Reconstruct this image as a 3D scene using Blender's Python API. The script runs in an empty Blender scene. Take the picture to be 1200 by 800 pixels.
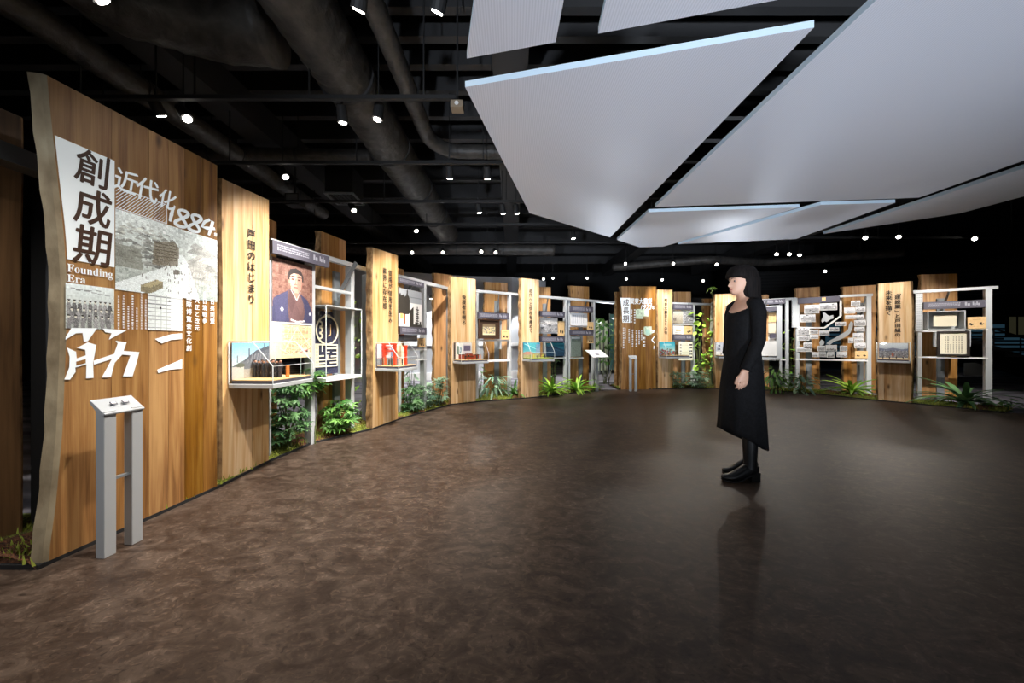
import bpy, bmesh, math, random
import numpy as np
from mathutils import Vector, Matrix
random.seed(7)
SC = bpy.context.scene
COL = SC.collection
PI = math.pi
CH, F, HY = 1.08, 400.0, 401.0       # eye height, focal length in pixels (of 1200), horizon row

# ---------------------------------------------------------------- camera, world, exposure
cd = bpy.data.cameras.new('camera'); cd.sensor_width = 36; cd.lens = 12; cd.shift_y = 1/1200
cam = bpy.data.objects.new('camera', cd); COL.objects.link(cam)
cam.location = (0, 0, CH); cam.rotation_euler = (PI/2, 0, 0); cd.clip_start = .02
SC.camera = cam
w = bpy.data.worlds.new('world'); SC.world = w; w.use_nodes = True
w.node_tree.nodes['Background'].inputs[0].default_value = (.9, .95, 1, 1)
w.node_tree.nodes['Background'].inputs[1].default_value = .02
vs = SC.view_settings
vs.view_transform = 'Standard'; vs.look = 'None'; vs.exposure = 1.0; vs.gamma = 1; vs.use_curve_mapping = False
SC.cycles.max_bounces = 7; SC.cycles.transparent_max_bounces = 24
SC.cycles.use_denoising = True
SC.cycles.sample_clamp_indirect = 4

def lamp(kind, loc, target, energy, color=(1, .93, .84), size=None, blend=.6, radius=.05, name='lamp', parent=None):
    l = bpy.data.lights.new(name, kind); l.energy = energy; l.color = color
    if kind == 'SPOT':
        l.spot_size = math.radians(size); l.spot_blend = blend; l.shadow_soft_size = radius
    elif kind == 'AREA':
        l.size = size
    o = bpy.data.objects.new(name, l); COL.objects.link(o)
    o.location = loc
    o.rotation_euler = (Vector(target)-Vector(loc)).to_track_quat('-Z', 'Y').to_euler()
    return o

COOL = (.80, .88, 1)
# added, unseen lights that wash the white ceiling panels: three on the floor behind the camera, the rest low behind the ring
for p, tg, e, sz in [((-1.6, -3.2, .3), (.9, 3.8, 3.2), 800, 54), ((2.0, -3.4, .3), (2.6, 4.2, 3.2), 700, 54), ((5.8, -2.6, .3), (4.6, 3.4, 3.2), 380, 56),
                     ((2.9, 10.6, 1.1), (2.7, 5.6, 3.2), 150, 50), ((6.6, 10.4, 1.1), (4.4, 5.2, 3.2), 170, 48)]:
    lamp('SPOT', p, tg, e, COOL, sz, 1.0, .15, 'added_uplight')
# added fill lights behind the camera, with no fixtures
lamp('AREA', (.2, -2.2, 3.3), (-1.4, 3, .8), 3, (.9, .94, 1), 1.6, name='rear_fill_light')
lamp('SPOT', (-2.5, -1.6, 3.0), (-2.3, 1.7, 1.1), 120, (.92, .95, 1), 40, .8, .1, name='rear_fill_light')

# ---------------------------------------------------------------- pixel helpers
def gp(px, py, z=0.0):
    "the point at height z that the photograph shows at pixel px, py"
    Y = (CH-z)*F/(py-HY)
    return Vector(((px-600)/F*Y, Y, z))

class PL:
    "a vertical plane through two ground points; local x runs along it, local y points away from the hall"
    def __init__(s, A, B):
        s.A = Vector((A[0], A[1], 0)); s.B = Vector((B[0], B[1], 0))
        s.d = (s.B-s.A).normalized(); s.L = (s.B-s.A).length
        s.n = Vector((-s.d.y, s.d.x, 0)); s.ang = math.atan2(s.d.y, s.d.x)
    def u(s, px, off=0):
        k = (px-600)/F; A = s.A+s.n*off
        return (k*A.y-A.x)/(s.d.x-k*s.d.y)
    def depth(s, px, off=0):
        return (s.A+s.n*off+s.d*s.u(px, off)).y
    def z(s, px, py, off=0):
        return CH-(py-HY)*s.depth(px, off)/F
    def P(s, u, off=0, z=0):
        p = s.A+s.d*u+s.n*off; return Vector((p.x, p.y, z))
    def rect(s, x0, x1, yt, yb, off=0):
        return s.u(x0, off), s.u(x1, off), s.z(x0, yb, off), s.z(x0, yt, off)

# ---------------------------------------------------------------- object helpers
def link(name, data, parent=None, loc=(0, 0, 0)):
    o = bpy.data.objects.new(name, data); COL.objects.link(o)
    if parent: o.parent = parent
    o.location = loc
    return o
def thing(name, label, cat, loc=(0, 0, 0), rz=0, group=None):
    o = link(name, None, None, loc); o.rotation_euler = (0, 0, rz); o.empty_display_size = .1
    o['label'] = label; o['category'] = cat
    if group: o['group'] = group
    return o
def tag(o, label, cat, group=None):
    o['label'] = label; o['category'] = cat
    if group: o['group'] = group
    return o
def struct(o):
    o['kind'] = 'structure'; return o
def stuff(o):
    o['kind'] = 'stuff'; return o
def mesh_from(verts, faces, name='mesh', smooth=False):
    m = bpy.data.meshes.new(name); m.from_pydata([tuple(v) for v in verts], [], faces); m.update()
    if smooth:
        m.polygons.foreach_set('use_smooth', [True]*len(m.polygons))
    return m
def bm_mesh(bm, name='mesh', smooth=False):
    bmesh.ops.recalc_face_normals(bm, faces=bm.faces[:])
    m = bpy.data.meshes.new(name); bm.to_mesh(m); bm.free()
    if smooth: m.polygons.foreach_set('use_smooth', [True]*len(m.polygons))
    return m
def obj(name, m, mat, parent=None, loc=(0, 0, 0)):
    if isinstance(m, bmesh.types.BMesh): m = bm_mesh(m, name)
    if mat is not None and not m.materials: m.materials.append(mat)
    return link(name, m, parent, loc)
def box(bm, x0, x1, y0, y1, z0, z1, mi=0):
    v = [bm.verts.new(p) for p in [(x0,y0,z0),(x1,y0,z0),(x1,y1,z0),(x0,y1,z0),(x0,y0,z1),(x1,y0,z1),(x1,y1,z1),(x0,y1,z1)]]
    fs = []
    for f in [(0,3,2,1),(4,5,6,7),(0,1,5,4),(1,2,6,5),(2,3,7,6),(3,0,4,7)]:
        q = bm.faces.new([v[i] for i in f]); q.material_index = mi; fs.append(q)
    return v
def boxes(*bs):
    bm = bmesh.new()
    for b in bs: box(bm, *b)
    return bm
def bar(bm, p, q, wd, hg=None, up=(0, 0, 1)):
    "a square bar from p to q"
    p, q = Vector(p), Vector(q); hg = hg or wd
    d = (q-p).normalized(); s = d.cross(Vector(up))
    if s.length < 1e-4: s = d.cross(Vector((1, 0, 0)))
    s.normalize(); t = s.cross(d)
    v = []
    for e in (p, q):
        for a, b in ((-1,-1),(1,-1),(1,1),(-1,1)):
            v.append(bm.verts.new(e+s*a*wd/2+t*b*hg/2))
    for f in [(0,1,2,3),(7,6,5,4),(0,4,5,1),(1,5,6,2),(2,6,7,3),(3,7,4,0)]: bm.faces.new([v[i] for i in f])
def tube(bm, pts, rad, n=10, cap=True):
    "a round tube through pts; rad is a number or one per point"
    pts = [Vector(p) for p in pts]
    if not hasattr(rad, '__len__'): rad = [rad]*len(pts)
    rings = []
    prev = None
    for i, p in enumerate(pts):
        d = (pts[min(i+1, len(pts)-1)]-pts[max(i-1, 0)]).normalized()
        s = prev if prev is not None else d.cross(Vector((0, 0, 1)) if abs(d.z) < .9 else Vector((1, 0, 0)))
        s = (s-d*s.dot(d)).normalized(); prev = s; t = d.cross(s)
        rings.append([bm.verts.new(p+(s*math.cos(2*PI*k/n)+t*math.sin(2*PI*k/n))*rad[i]) for k in range(n)])
    for a, b in zip(rings, rings[1:]):
        for k in range(n): bm.faces.new((a[k], a[(k+1) % n], b[(k+1) % n], b[k]))
    if cap:
        bm.faces.new(rings[0][::-1]); bm.faces.new(rings[-1])
    return rings
def loft(bm, rings, cap=True, closed=True):
    rv = [[bm.verts.new(p) for p in r] for r in rings]
    n = len(rv[0])
    for a, b in zip(rv, rv[1:]):
        for k in range(n if closed else n-1):
            bm.faces.new((a[k], a[(k+1) % n], b[(k+1) % n], b[k]))
    if cap and closed:
        bm.faces.new(rv[0][::-1]); bm.faces.new(rv[-1])
    return rv
def prism(bm, poly, y0, y1, swap=True):
    "polygon in (x,z), extruded from y0 to y1"
    a = [bm.verts.new((p[0], y0, p[1])) for p in poly]; b = [bm.verts.new((p[0], y1, p[1])) for p in poly]
    bm.faces.new(a); bm.faces.new(b[::-1]); n = len(poly)
    for i in range(n): bm.faces.new((a[i], b[i], b[(i+1) % n], a[(i+1) % n]))
def bevel(o, wd=.004, seg=2):
    m = o.modifiers.new('bevel', 'BEVEL'); m.width = wd; m.segments = seg; m.limit_method = 'ANGLE'
    return o

# ---------------------------------------------------------------- materials
def lin(c):
    return tuple(((v/255)/12.92 if v/255 <= .04045 else ((v/255+.055)/1.055)**2.4) for v in c)
MATS = {}
def mat(name, rgb, rough=.6, metal=0, emit=None, strength=1, spec=.5, vary=0):
    if name in MATS: return MATS[name]
    m = bpy.data.materials.new(name); m.use_nodes = True; nt = m.node_tree
    b = nt.nodes['Principled BSDF']; c = (*lin(rgb), 1)
    b.inputs['Base Color'].default_value = c; b.inputs['Roughness'].default_value = rough
    b.inputs['Metallic'].default_value = metal; b.inputs['Specular IOR Level'].default_value = spec
    if emit:
        b.inputs['Emission Color'].default_value = (*lin(emit), 1); b.inputs['Emission Strength'].default_value = strength
    if vary:
        oi = nt.nodes.new('ShaderNodeObjectInfo'); h = nt.nodes.new('ShaderNodeHueSaturation')
        mr = nt.nodes.new('ShaderNodeMapRange'); mr.inputs[3].default_value = 1-vary; mr.inputs[4].default_value = 1+vary
        nt.links.new(oi.outputs['Random'], mr.inputs[0]); nt.links.new(mr.outputs[0], h.inputs['Value'])
        h.inputs['Color'].default_value = c; nt.links.new(h.outputs[0], b.inputs['Base Color'])
    MATS[name] = m
    return m
def nodes_mat(name):
    m = bpy.data.materials.new(name); m.use_nodes = True; MATS[name] = m
    return m, m.node_tree, m.node_tree.nodes['Principled BSDF']
def ramp(nt, stops):
    r = nt.nodes.new('ShaderNodeValToRGB'); e = r.color_ramp.elements
    while len(e) < len(stops): e.new(.5)
    for i, (p, c) in enumerate(stops):
        e[i].position = p; e[i].color = (*lin(c), 1) if len(c) == 3 else c
    return r
def wood_mat(name, dark, mid, light, rough=.5, span=.22):
    m, nt, b = nodes_mat(name); N = nt.nodes.new; L = nt.links.new
    tc = N('ShaderNodeTexCoord'); oi = N('ShaderNodeObjectInfo')
    off = N('ShaderNodeVectorMath'); off.operation = 'MULTIPLY_ADD'
    cb = N('ShaderNodeCombineXYZ')
    for i in range(3): L(oi.outputs['Random'], cb.inputs[i])
    L(cb.outputs[0], off.inputs[0]); off.inputs[1].default_value = (13, 7, 29); L(tc.outputs['Object'], off.inputs[2])
    mp = N('ShaderNodeMapping'); L(off.outputs[0], mp.inputs[0]); mp.inputs['Scale'].default_value = (9, 9, .55)
    n1 = N('ShaderNodeTexNoise'); n1.inputs['Scale'].default_value = 2.2; n1.inputs['Detail'].default_value = 5; n1.inputs['Distortion'].default_value = .6
    L(mp.outputs[0], n1.inputs[0])
    mp2 = N('ShaderNodeMapping'); L(off.outputs[0], mp2.inputs[0]); mp2.inputs['Scale'].default_value = (90, 90, 1.6)
    n2 = N('ShaderNodeTexNoise'); n2.inputs['Scale'].default_value = 2; n2.inputs['Detail'].default_value = 3
    L(mp2.outputs[0], n2.inputs[0])
    mx = N('ShaderNodeMath'); mx.operation = 'MULTIPLY_ADD'; L(n2.outputs[0], mx.inputs[0]); mx.inputs[1].default_value = .35; L(n1.outputs[0], mx.inputs[2])
    r = ramp(nt, [(.42, dark), (.62, mid), (.86, light)]); L(mx.outputs[0], r.inputs[0])
    # knots
    mp3 = N('ShaderNodeMapping'); L(off.outputs[0], mp3.inputs[0]); mp3.inputs['Scale'].default_value = (3.4, 3.4, 1.3)
    vo = N('ShaderNodeTexVoronoi'); vo.inputs['Scale'].default_value = 1.5; L(mp3.outputs[0], vo.inputs[0])
    kr = ramp(nt, [(.02, (255, 255, 255)), (.13, (0, 0, 0))]); L(vo.outputs['Distance'], kr.inputs[0])
    mk = N('ShaderNodeMix'); mk.data_type = 'RGBA'; L(kr.outputs[0], mk.inputs[0]); L(r.outputs[0], mk.inputs[6])
    mk.inputs[7].default_value = (*lin(tuple(v*.62 for v in dark)), 1)
    hs = N('ShaderNodeHueSaturation'); L(mk.outputs[2], hs.inputs['Color'])
    mr = N('ShaderNodeMapRange'); mr.inputs[3].default_value = 1-span; mr.inputs[4].default_value = 1+span*.5
    L(oi.outputs['Random'], mr.inputs[0]); L(mr.outputs[0], hs.inputs['Value'])
    mr2 = N('ShaderNodeMapRange'); mr2.inputs[3].default_value = 1.12; mr2.inputs[4].default_value = .9
    L(oi.outputs['Random'], mr2.inputs[0]); L(mr2.outputs[0], hs.inputs['Saturation'])
    L(hs.outputs[0], b.inputs['Base Color']); b.inputs['Roughness'].default_value = rough
    bp = N('ShaderNodeBump'); bp.inputs['Strength'].default_value = .12; bp.inputs['Distance'].default_value = .004
    L(n2.outputs[0], bp.inputs['Height']); L(bp.outputs[0], b.inputs['Normal'])
    return m
def noise_mat(name, stops, scale=8, detail=6, rough=.7, bump=.3, stretch=(1, 1, 1), dist=.01, spec=.5, coord='Object'):
    m, nt, b = nodes_mat(name); N = nt.nodes.new; L = nt.links.new
    tc = N('ShaderNodeTexCoord'); mp = N('ShaderNodeMapping'); L(tc.outputs[coord], mp.inputs[0]); mp.inputs['Scale'].default_value = stretch
    n = N('ShaderNodeTexNoise'); n.inputs['Scale'].default_value = scale; n.inputs['Detail'].default_value = detail; L(mp.outputs[0], n.inputs[0])
    r = ramp(nt, stops); L(n.outputs[0], r.inputs[0]); L(r.outputs[0], b.inputs['Base Color'])
    b.inputs['Roughness'].default_value = rough; b.inputs['Specular IOR Level'].default_value = spec
    bp = N('ShaderNodeBump'); bp.inputs['Strength'].default_value = bump; bp.inputs['Distance'].default_value = dist
    L(n.outputs[0], bp.inputs['Height']); L(bp.outputs[0], b.inputs['Normal'])
    return m
def floor_mat():
    m, nt, b = nodes_mat('cork_floor'); N = nt.nodes.new; L = nt.links.new
    tc = N('ShaderNodeTexCoord')
    mp = N('ShaderNodeMapping'); L(tc.outputs['Object'], mp.inputs[0]); mp.inputs['Scale'].default_value = (1, 1.5, 1); mp.inputs['Rotation'].default_value = (0, 0, .5)
    n1 = N('ShaderNodeTexNoise'); n1.inputs['Scale'].default_value = 7; n1.inputs['Detail'].default_value = 7; n1.inputs['Roughness'].default_value = .62; n1.inputs['Distortion'].default_value = 1.3
    L(mp.outputs[0], n1.inputs[0])
    n2 = N('ShaderNodeTexNoise'); n2.inputs['Scale'].default_value = 24; n2.inputs['Detail'].default_value = 5; n2.inputs['Distortion'].default_value = 1.6; L(mp.outputs[0], n2.inputs[0])
    r1 = ramp(nt, [(.32, (62, 49, 41)), (.48, (83, 69, 59)), (.66, (110, 95, 83))]); L(n1.outputs[0], r1.inputs[0])
    r2 = ramp(nt, [(.3, (84, 80, 78)), (.38, (186, 182, 180)), (.56, (190, 188, 186)), (.66, (255, 252, 250))]); L(n2.outputs[0], r2.inputs[0])
    mx = N('ShaderNodeMix'); mx.data_type = 'RGBA'; mx.blend_type = 'MULTIPLY'; mx.inputs[0].default_value = .75
    L(r1.outputs[0], mx.inputs[6]); L(r2.outputs[0], mx.inputs[7]); L(mx.outputs[2], b.inputs['Base Color'])
    b.inputs['Specular IOR Level'].default_value = .2
    rr = N('ShaderNodeMapRange'); rr.inputs[3].default_value = .34; rr.inputs[4].default_value = .55; L(n1.outputs[0], rr.inputs[0]); L(rr.outputs[0], b.inputs['Roughness'])
    bp = N('ShaderNodeBump'); bp.inputs['Strength'].default_value = .12; bp.inputs['Distance'].default_value = .004
    L(n2.outputs[0], bp.inputs['Height']); L(bp.outputs[0], b.inputs['Normal'])
    return m
def print_mat(name='print', rough=.55, emit=0):
    m, nt, b = nodes_mat(name)
    a = nt.nodes.new('ShaderNodeAttribute'); a.attribute_name = 'Col'
    nt.links.new(a.outputs['Color'], b.inputs['Base Color']); b.inputs['Roughness'].default_value = rough
    if emit:
        nt.links.new(a.outputs['Color'], b.inputs['Emission Color']); b.inputs['Emission Strength'].default_value = emit
    return m
def clear_mat(name, tint, refl=.06):
    m, nt, b = nodes_mat(name); N = nt.nodes.new; L = nt.links.new
    out = nt.nodes['Material Output']; t = N('ShaderNodeBsdfTransparent'); t.inputs[0].default_value = (*tint, 1)
    g = N('ShaderNodeBsdfGlossy'); g.inputs['Roughness'].default_value = .03
    lw = N('ShaderNodeLayerWeight'); pw = N('ShaderNodeMath'); pw.operation = 'POWER'; L(lw.outputs['Facing'], pw.inputs[0]); pw.inputs[1].default_value = 4
    sc = N('ShaderNodeMath'); sc.operation = 'MULTIPLY_ADD'; L(pw.outputs[0], sc.inputs[0]); sc.inputs[1].default_value = .3; sc.inputs[2].default_value = .03
    mx = N('ShaderNodeMixShader'); L(sc.outputs[0], mx.inputs[0]); L(t.outputs[0], mx.inputs[1]); L(g.outputs[0], mx.inputs[2]); L(mx.outputs[0], out.inputs[0])
    return m
def leaf_mat(name, c1, c2, rough=.42):
    m, nt, b = nodes_mat(name); N = nt.nodes.new; L = nt.links.new
    oi = N('ShaderNodeObjectInfo'); tc = N('ShaderNodeTexCoord')
    n = N('ShaderNodeTexNoise'); n.inputs['Scale'].default_value = 9; L(tc.outputs['Object'], n.inputs[0])
    ad = N('ShaderNodeMath'); ad.operation = 'MULTIPLY_ADD'; L(n.outputs[0], ad.inputs[0]); ad.inputs[1].default_value = .5; L(oi.outputs['Random'], ad.inputs[2])
    r = ramp(nt, [(.15, c1), (1.15, c2)]); r.color_ramp.elements[1].position = 1.0; L(ad.outputs[0], r.inputs[0])
    L(r.outputs[0], b.inputs['Base Color']); b.inputs['Roughness'].default_value = rough
    tr = N('ShaderNodeBsdfTranslucent'); L(r.outputs[0], tr.inputs[0]); ms = N('ShaderNodeMixShader'); ms.inputs[0].default_value = .25
    L(b.outputs[0], ms.inputs[1]); L(tr.outputs[0], ms.inputs[2]); L(ms.outputs[0], nt.nodes['Material Output'].inputs[0])
    return m

M_WOOD = wood_mat('cedar_wood', (190, 140, 88), (216, 174, 123), (234, 204, 162))
M_BIG = wood_mat('dimmed_cedar_wood', (108, 68, 28), (150, 104, 50), (180, 136, 76), span=.4)  # same cedar, with weaker light put into a darker colour
M_REAR = wood_mat('rear_cedar_wood', (142, 94, 50), (186, 136, 82), (208, 164, 110))
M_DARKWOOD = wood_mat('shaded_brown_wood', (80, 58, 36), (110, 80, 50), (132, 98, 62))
M_BARK = noise_mat('live_edge', [(.35, (104, 74, 42)), (.55, (150, 118, 76)), (.7, (176, 146, 104))], 14, 6, .8, .5, (1, 1, .6), .02)
M_BARKG = noise_mat('grey_live_edge', [(.35, (124, 108, 82)), (.55, (160, 145, 116)), (.75, (180, 168, 140))], 7, 6, .75, .6, (1, 1, .6), .02)
M_FLOOR = floor_mat()
M_CARPET = noise_mat('grey_carpet', [(.35, (86, 84, 90)), (.62, (140, 138, 144))], 1.6, 8, .95, .2, (.5, 2.2, 1), .004, .1)  # stretched dark and light bands paint light beams into the carpet
M_STEEL = mat('light_grey_paint', (186, 190, 192), .42, .1)
M_STEELD = mat('grey_paint', (128, 134, 138), .45, .1)
M_WHITE = mat('white_paint', (228, 228, 226), .45)
def panel_mat():
    "white sheet with fine raised ribs"
    m, nt, b = nodes_mat('white_ceiling_sheet'); N = nt.nodes.new; L = nt.links.new
    tc = N('ShaderNodeTexCoord'); wv = N('ShaderNodeTexWave'); wv.inputs['Scale'].default_value = 17; wv.inputs['Distortion'].default_value = 0
    L(tc.outputs['Object'], wv.inputs[0]); r = ramp(nt, [(.35, (203, 205, 214)), (.6, (214, 216, 225))]); L(wv.outputs[0], r.inputs[0]); L(r.outputs[0], b.inputs['Base Color'])
    b.inputs['Roughness'].default_value = .5
    return m
M_PANEL = panel_mat()
M_EDGE = mat('blue_lit_edge', (206, 226, 240), .4)  # bluish light falling on the panel edges, put into their colour
M_BLACK = mat('black_paint', (30, 30, 31), .7)
M_DUCT = noise_mat('black_duct', [(.3, (52, 50, 48)), (.7, (80, 77, 73))], 9, 6, .5, .7, (1, 1, 1), .03)
M_BEAM = mat('dark_grey_beam', (52, 52, 53), .6)
M_DECK = mat('black_deck', (34, 34, 35), .8)
M_SLATE = mat('slate_board', (78, 76, 88), .5)
M_TAN = mat('tan_card', (222, 184, 128), .6)
M_INK = mat('black_ink', (34, 26, 20), .6)
M_INKB = mat('brown_ink', (70, 44, 26), .6)
M_GREYINK = mat('pale_lettering', (158, 158, 168), .6)
M_WALL = mat('grey_wall', (176, 179, 184), .7)
M_WALLD = mat('black_wall', (26, 27, 29), .8)
M_NAVY = mat('navy_cloth', (26, 30, 58), .85)
M_CREAMC = mat('cream_thread', (226, 218, 192), .8)
M_CLEAR = clear_mat('clear_acrylic', (.97, .985, .98))
M_GLASS = clear_mat('clear_glass', (.9, .93, .92))
M_AEDGE = mat('acrylic_edge', (226, 234, 236), .25)
M_PRINT = print_mat()
M_PROJ = print_mat('projected_print', .7, .16)  # projector light put into the prints as emission
M_PROJW = mat('projected_white', (222, 228, 230), .7, emit=(222, 230, 232), strength=.2)  # its glow stands in for the projector's white light
M_LENS = mat('lamp_lens', (255, 250, 240), .3, emit=(255, 248, 236), strength=14)
M_SOIL = noise_mat('bark_soil', [(.35, (52, 32, 20)), (.6, (104, 66, 40))], 40, 6, .95, .8, (1, 1, 1), .02)
M_MOSS = noise_mat('moss', [(.3, (58, 70, 20)), (.5, (96, 112, 34)), (.72, (142, 150, 58))], 30, 6, .95, .9, (1, 1, 1), .03)
M_MOSSL = leaf_mat('moss_blade', (88, 104, 26), (150, 160, 62), .9)
M_LEAF = leaf_mat('glossy_leaf', (34, 84, 38), (112, 160, 78))
M_LEAFD = leaf_mat('dark_leaf', (34, 80, 44), (112, 156, 100))
M_LEAFG = leaf_mat('grey_green_leaf', (70, 118, 96), (160, 192, 160))
M_LEAFL = leaf_mat('lime_leaf', (76, 142, 28), (172, 210, 84))
M_STEM = mat('green_stem', (88, 96, 58), .7)
M_TRUNK = noise_mat('mossy_trunk', [(.35, (88, 88, 72)), (.6, (150, 150, 138)), (.75, (110, 122, 78))], 22, 6, .9, .6, (1, 1, .6), .02)

# ---------------------------------------------------------------- painted prints (vertex colours on a fine grid)
class Art:
    def __init__(s, w, h, c=(255, 255, 255)):
        s.w, s.h = w, h; s.a = np.zeros((h, w, 3)); s.a[:] = c
        s.X, s.Y = np.meshgrid((np.arange(w)+.5)/w, (np.arange(h)+.5)/h)    # Y up
        s.r = np.random.RandomState(w*31+h)
    def mask(s, m, c, k=1.0):
        s.a[m] = s.a[m]*(1-k)+np.array(c)*k; return s
    def rect(s, x0, y0, x1, y1, c, k=1.0): return s.mask((s.X >= x0) & (s.X < x1) & (s.Y >= y0) & (s.Y < y1), c, k)
    def ell(s, cx, cy, rx, ry, c, k=1.0): return s.mask(((s.X-cx)/rx)**2+((s.Y-cy)/ry)**2 < 1, c, k)
    def poly(s, pts, c, k=1.0):
        m = np.zeros(s.X.shape, bool); n = len(pts)
        for i in range(n):
            (x0, y0), (x1, y1) = pts[i], pts[(i+1) % n]
            if y0 == y1: continue
            cr = ((s.Y >= min(y0, y1)) & (s.Y < max(y0, y1))) & (s.X < (s.Y-y0)*(x1-x0)/(y1-y0)+x0)
            m ^= cr
        return s.mask(m, c, k)
    def line(s, x0, y0, x1, y1, wd, c, k=1.0):
        dx, dy = x1-x0, y1-y0; L2 = dx*dx+dy*dy+1e-9
        t = np.clip(((s.X-x0)*dx+(s.Y-y0)*dy)/L2, 0, 1)
        return s.mask(((s.X-x0-t*dx)**2+(s.Y-y0-t*dy)**2) < wd*wd, c, k)
    def grad(s, c0, c1, y0=0, y1=1):
        t = np.clip((s.Y-y0)/(y1-y0), 0, 1)[..., None]; m = (s.Y >= y0) & (s.Y <= y1)
        g = np.array(c0)*(1-t)+np.array(c1)*t; s.a[m] = g[m]; return s
    def noise(s, amp, cell=1, y0=0, y1=1.01):
        h, w = s.h//cell+2, s.w//cell+2
        n = np.kron(s.r.randn(h, w), np.ones((cell, cell)))[:s.h, :s.w]
        m = (s.Y >= y0) & (s.Y < y1); s.a += (n*m)[..., None]*amp; return s
def print_mesh(art, u0, u1, z0, z1, y=0.0, name='print', holes=None):
    h, w = art.h, art.w
    xs = np.linspace(u0, u1, w+1); zs = np.linspace(z0, z1, h+1)
    X, Z = np.meshgrid(xs, zs)
    v = np.stack([X, np.full_like(X, y), Z], -1).reshape(-1, 3)
    i = np.arange(h)[:, None]*(w+1)+np.arange(w)[None]
    f = np.stack([i, i+1, i+w+2, i+w+1], -1).reshape(-1, 4)
    c = np.clip(art.a, 0, 255)/255.0
    c = np.where(c <= .04045, c/12.92, ((c+.055)/1.055)**2.4).reshape(-1, 3)
    if holes is not None:
        keep = ~holes.reshape(-1); f = f[keep]; c = c[keep]
    m = bpy.data.meshes.new(name); m.from_pydata(v.tolist(), [], f.tolist()); m.update()
    at = m.attributes.new('Col', 'FLOAT_COLOR', 'CORNER')
    cc = np.ones((len(f), 4, 4), np.float32); cc[:, :, :3] = c[:, None, :]
    at.data.foreach_set('color', cc.reshape(-1))
    return m

# ---------------------------------------------------------------- lettering
def text_mesh(s, size, bold=.0, vertical=False, pitch=1.0, shear=0, align='CENTER', name='lettering', sx=1.0):
    "flat letters standing in the xz plane, centred on the origin"
    c = bpy.data.curves.new('text', 'FONT'); c.size = size; c.resolution_u = 3; c.shear = shear
    o = bpy.data.objects.new('text', c); COL.objects.link(o)
    vs_, fs_ = [], []
    rows = list(s) if vertical else [s]
    for i, r in enumerate(rows):
        c.body = r; c.align_x = 'CENTER'
        dg = bpy.context.evaluated_depsgraph_get(); dg.update()
        m = bpy.data.meshes.new_from_object(o.evaluated_get(dg)); k = len(vs_)
        if vertical and r == '」' or vertical and r == '「':      # corner brackets turn in vertical writing
            for v in m.vertices: vs_.append((v.co.y*sx-.36*size, 0, -v.co.x-i*pitch*size-.15*size))
        else:
            for v in m.vertices: vs_.append((v.co.x*sx, 0, v.co.y-.36*size-(i*pitch*size if vertical else 0)))
        fs_ += [tuple(j+k for j in p.vertices) for p in m.polygons]
        bpy.data.meshes.remove(m)
    bpy.data.objects.remove(o); bpy.data.curves.remove(c)
    if vertical:
        sh = (len(rows)-1)*pitch*size/2
        vs_ = [(a, b, z+sh) for a, b, z in vs_]
    if bold:                                              # heavier strokes: the letter laid over itself with small offsets
        k = len(vs_); b = bold*size*.62; base, bf = list(vs_), list(fs_)
        for i, (dx, dz) in enumerate(((b, b*.4), (-b, -b*.4), (b*.4, -b), (-b*.4, b))):
            vs_ += [(x+dx, -.00015*(i+1), z+dz) for x, y, z in base]; fs_ += [tuple(j+k*(i+1) for j in f) for f in bf]
    m = mesh_from(vs_, fs_, name)
    return m
def shift(m, x=0, y=0, z=0):
    m.transform(Matrix.Translation((x, y, z))); return m

# ================================================================= STRUCTURE
front_px = [(-60, 667.5), (0, 667.5), (45, 667.5), (256, 572), (316, 541.5), (366, 520), (436, 503.5), (467, 492), (528, 474.5), (558, 471.2),
            (610, 467.2), (632, 465.3), (665, 461.5), (706, 457.2)]
front_px2 = [(725, 456.3), (769, 456.0), (800, 455.3), (853, 455.5), (900, 457.5), (950, 461), (1000, 466.5), (1028, 469.5), (1068, 473), (1120, 478), (1178, 484)]
edge1 = [gp(*p) for p in front_px]; edge2 = [gp(*p) for p in front_px2]
# carpet below, cork floor of the hall above
bm = boxes((-14, 20, -5, 19, -.08, -.012)); struct(obj('floor', bm, M_CARPET))
bm = bmesh.new()
out = [Vector((-6, 1.62, 0))]+edge1[2:]+edge2+[Vector((10.8, 5.2, 0)), Vector((10.8, -5, 0)), Vector((-6, -5, 0))]
top = [bm.verts.new((p.x, p.y, 0)) for p in out]; bot = [bm.verts.new((p.x, p.y, -.011)) for p in out]
bm.faces.new(top)
for i in range(len(out)): bm.faces.new((top[i], bot[i], bot[(i+1) % len(out)], top[(i+1) % len(out)]))
struct(obj('floor_inner', bm, M_FLOOR))
struct(obj('ceiling', boxes((-14, 20, -5, 19, 4.95, 5.05)), M_DECK))
struct(obj('wall_left', boxes((-14.1, -14, -5, 19, -.08, 5)), M_WALLD))
struct(obj('wall_right', boxes((20, 20.1, -5, 19, -.08, 5)), M_WALLD))
struct(obj('wall_back', boxes((-14, 20, 19, 19.1, -.08, 5)), M_WALLD))
struct(obj('wall_front', boxes((-14, 20, -5.1, -5, -.08, 5)), M_WALLD))

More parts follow.
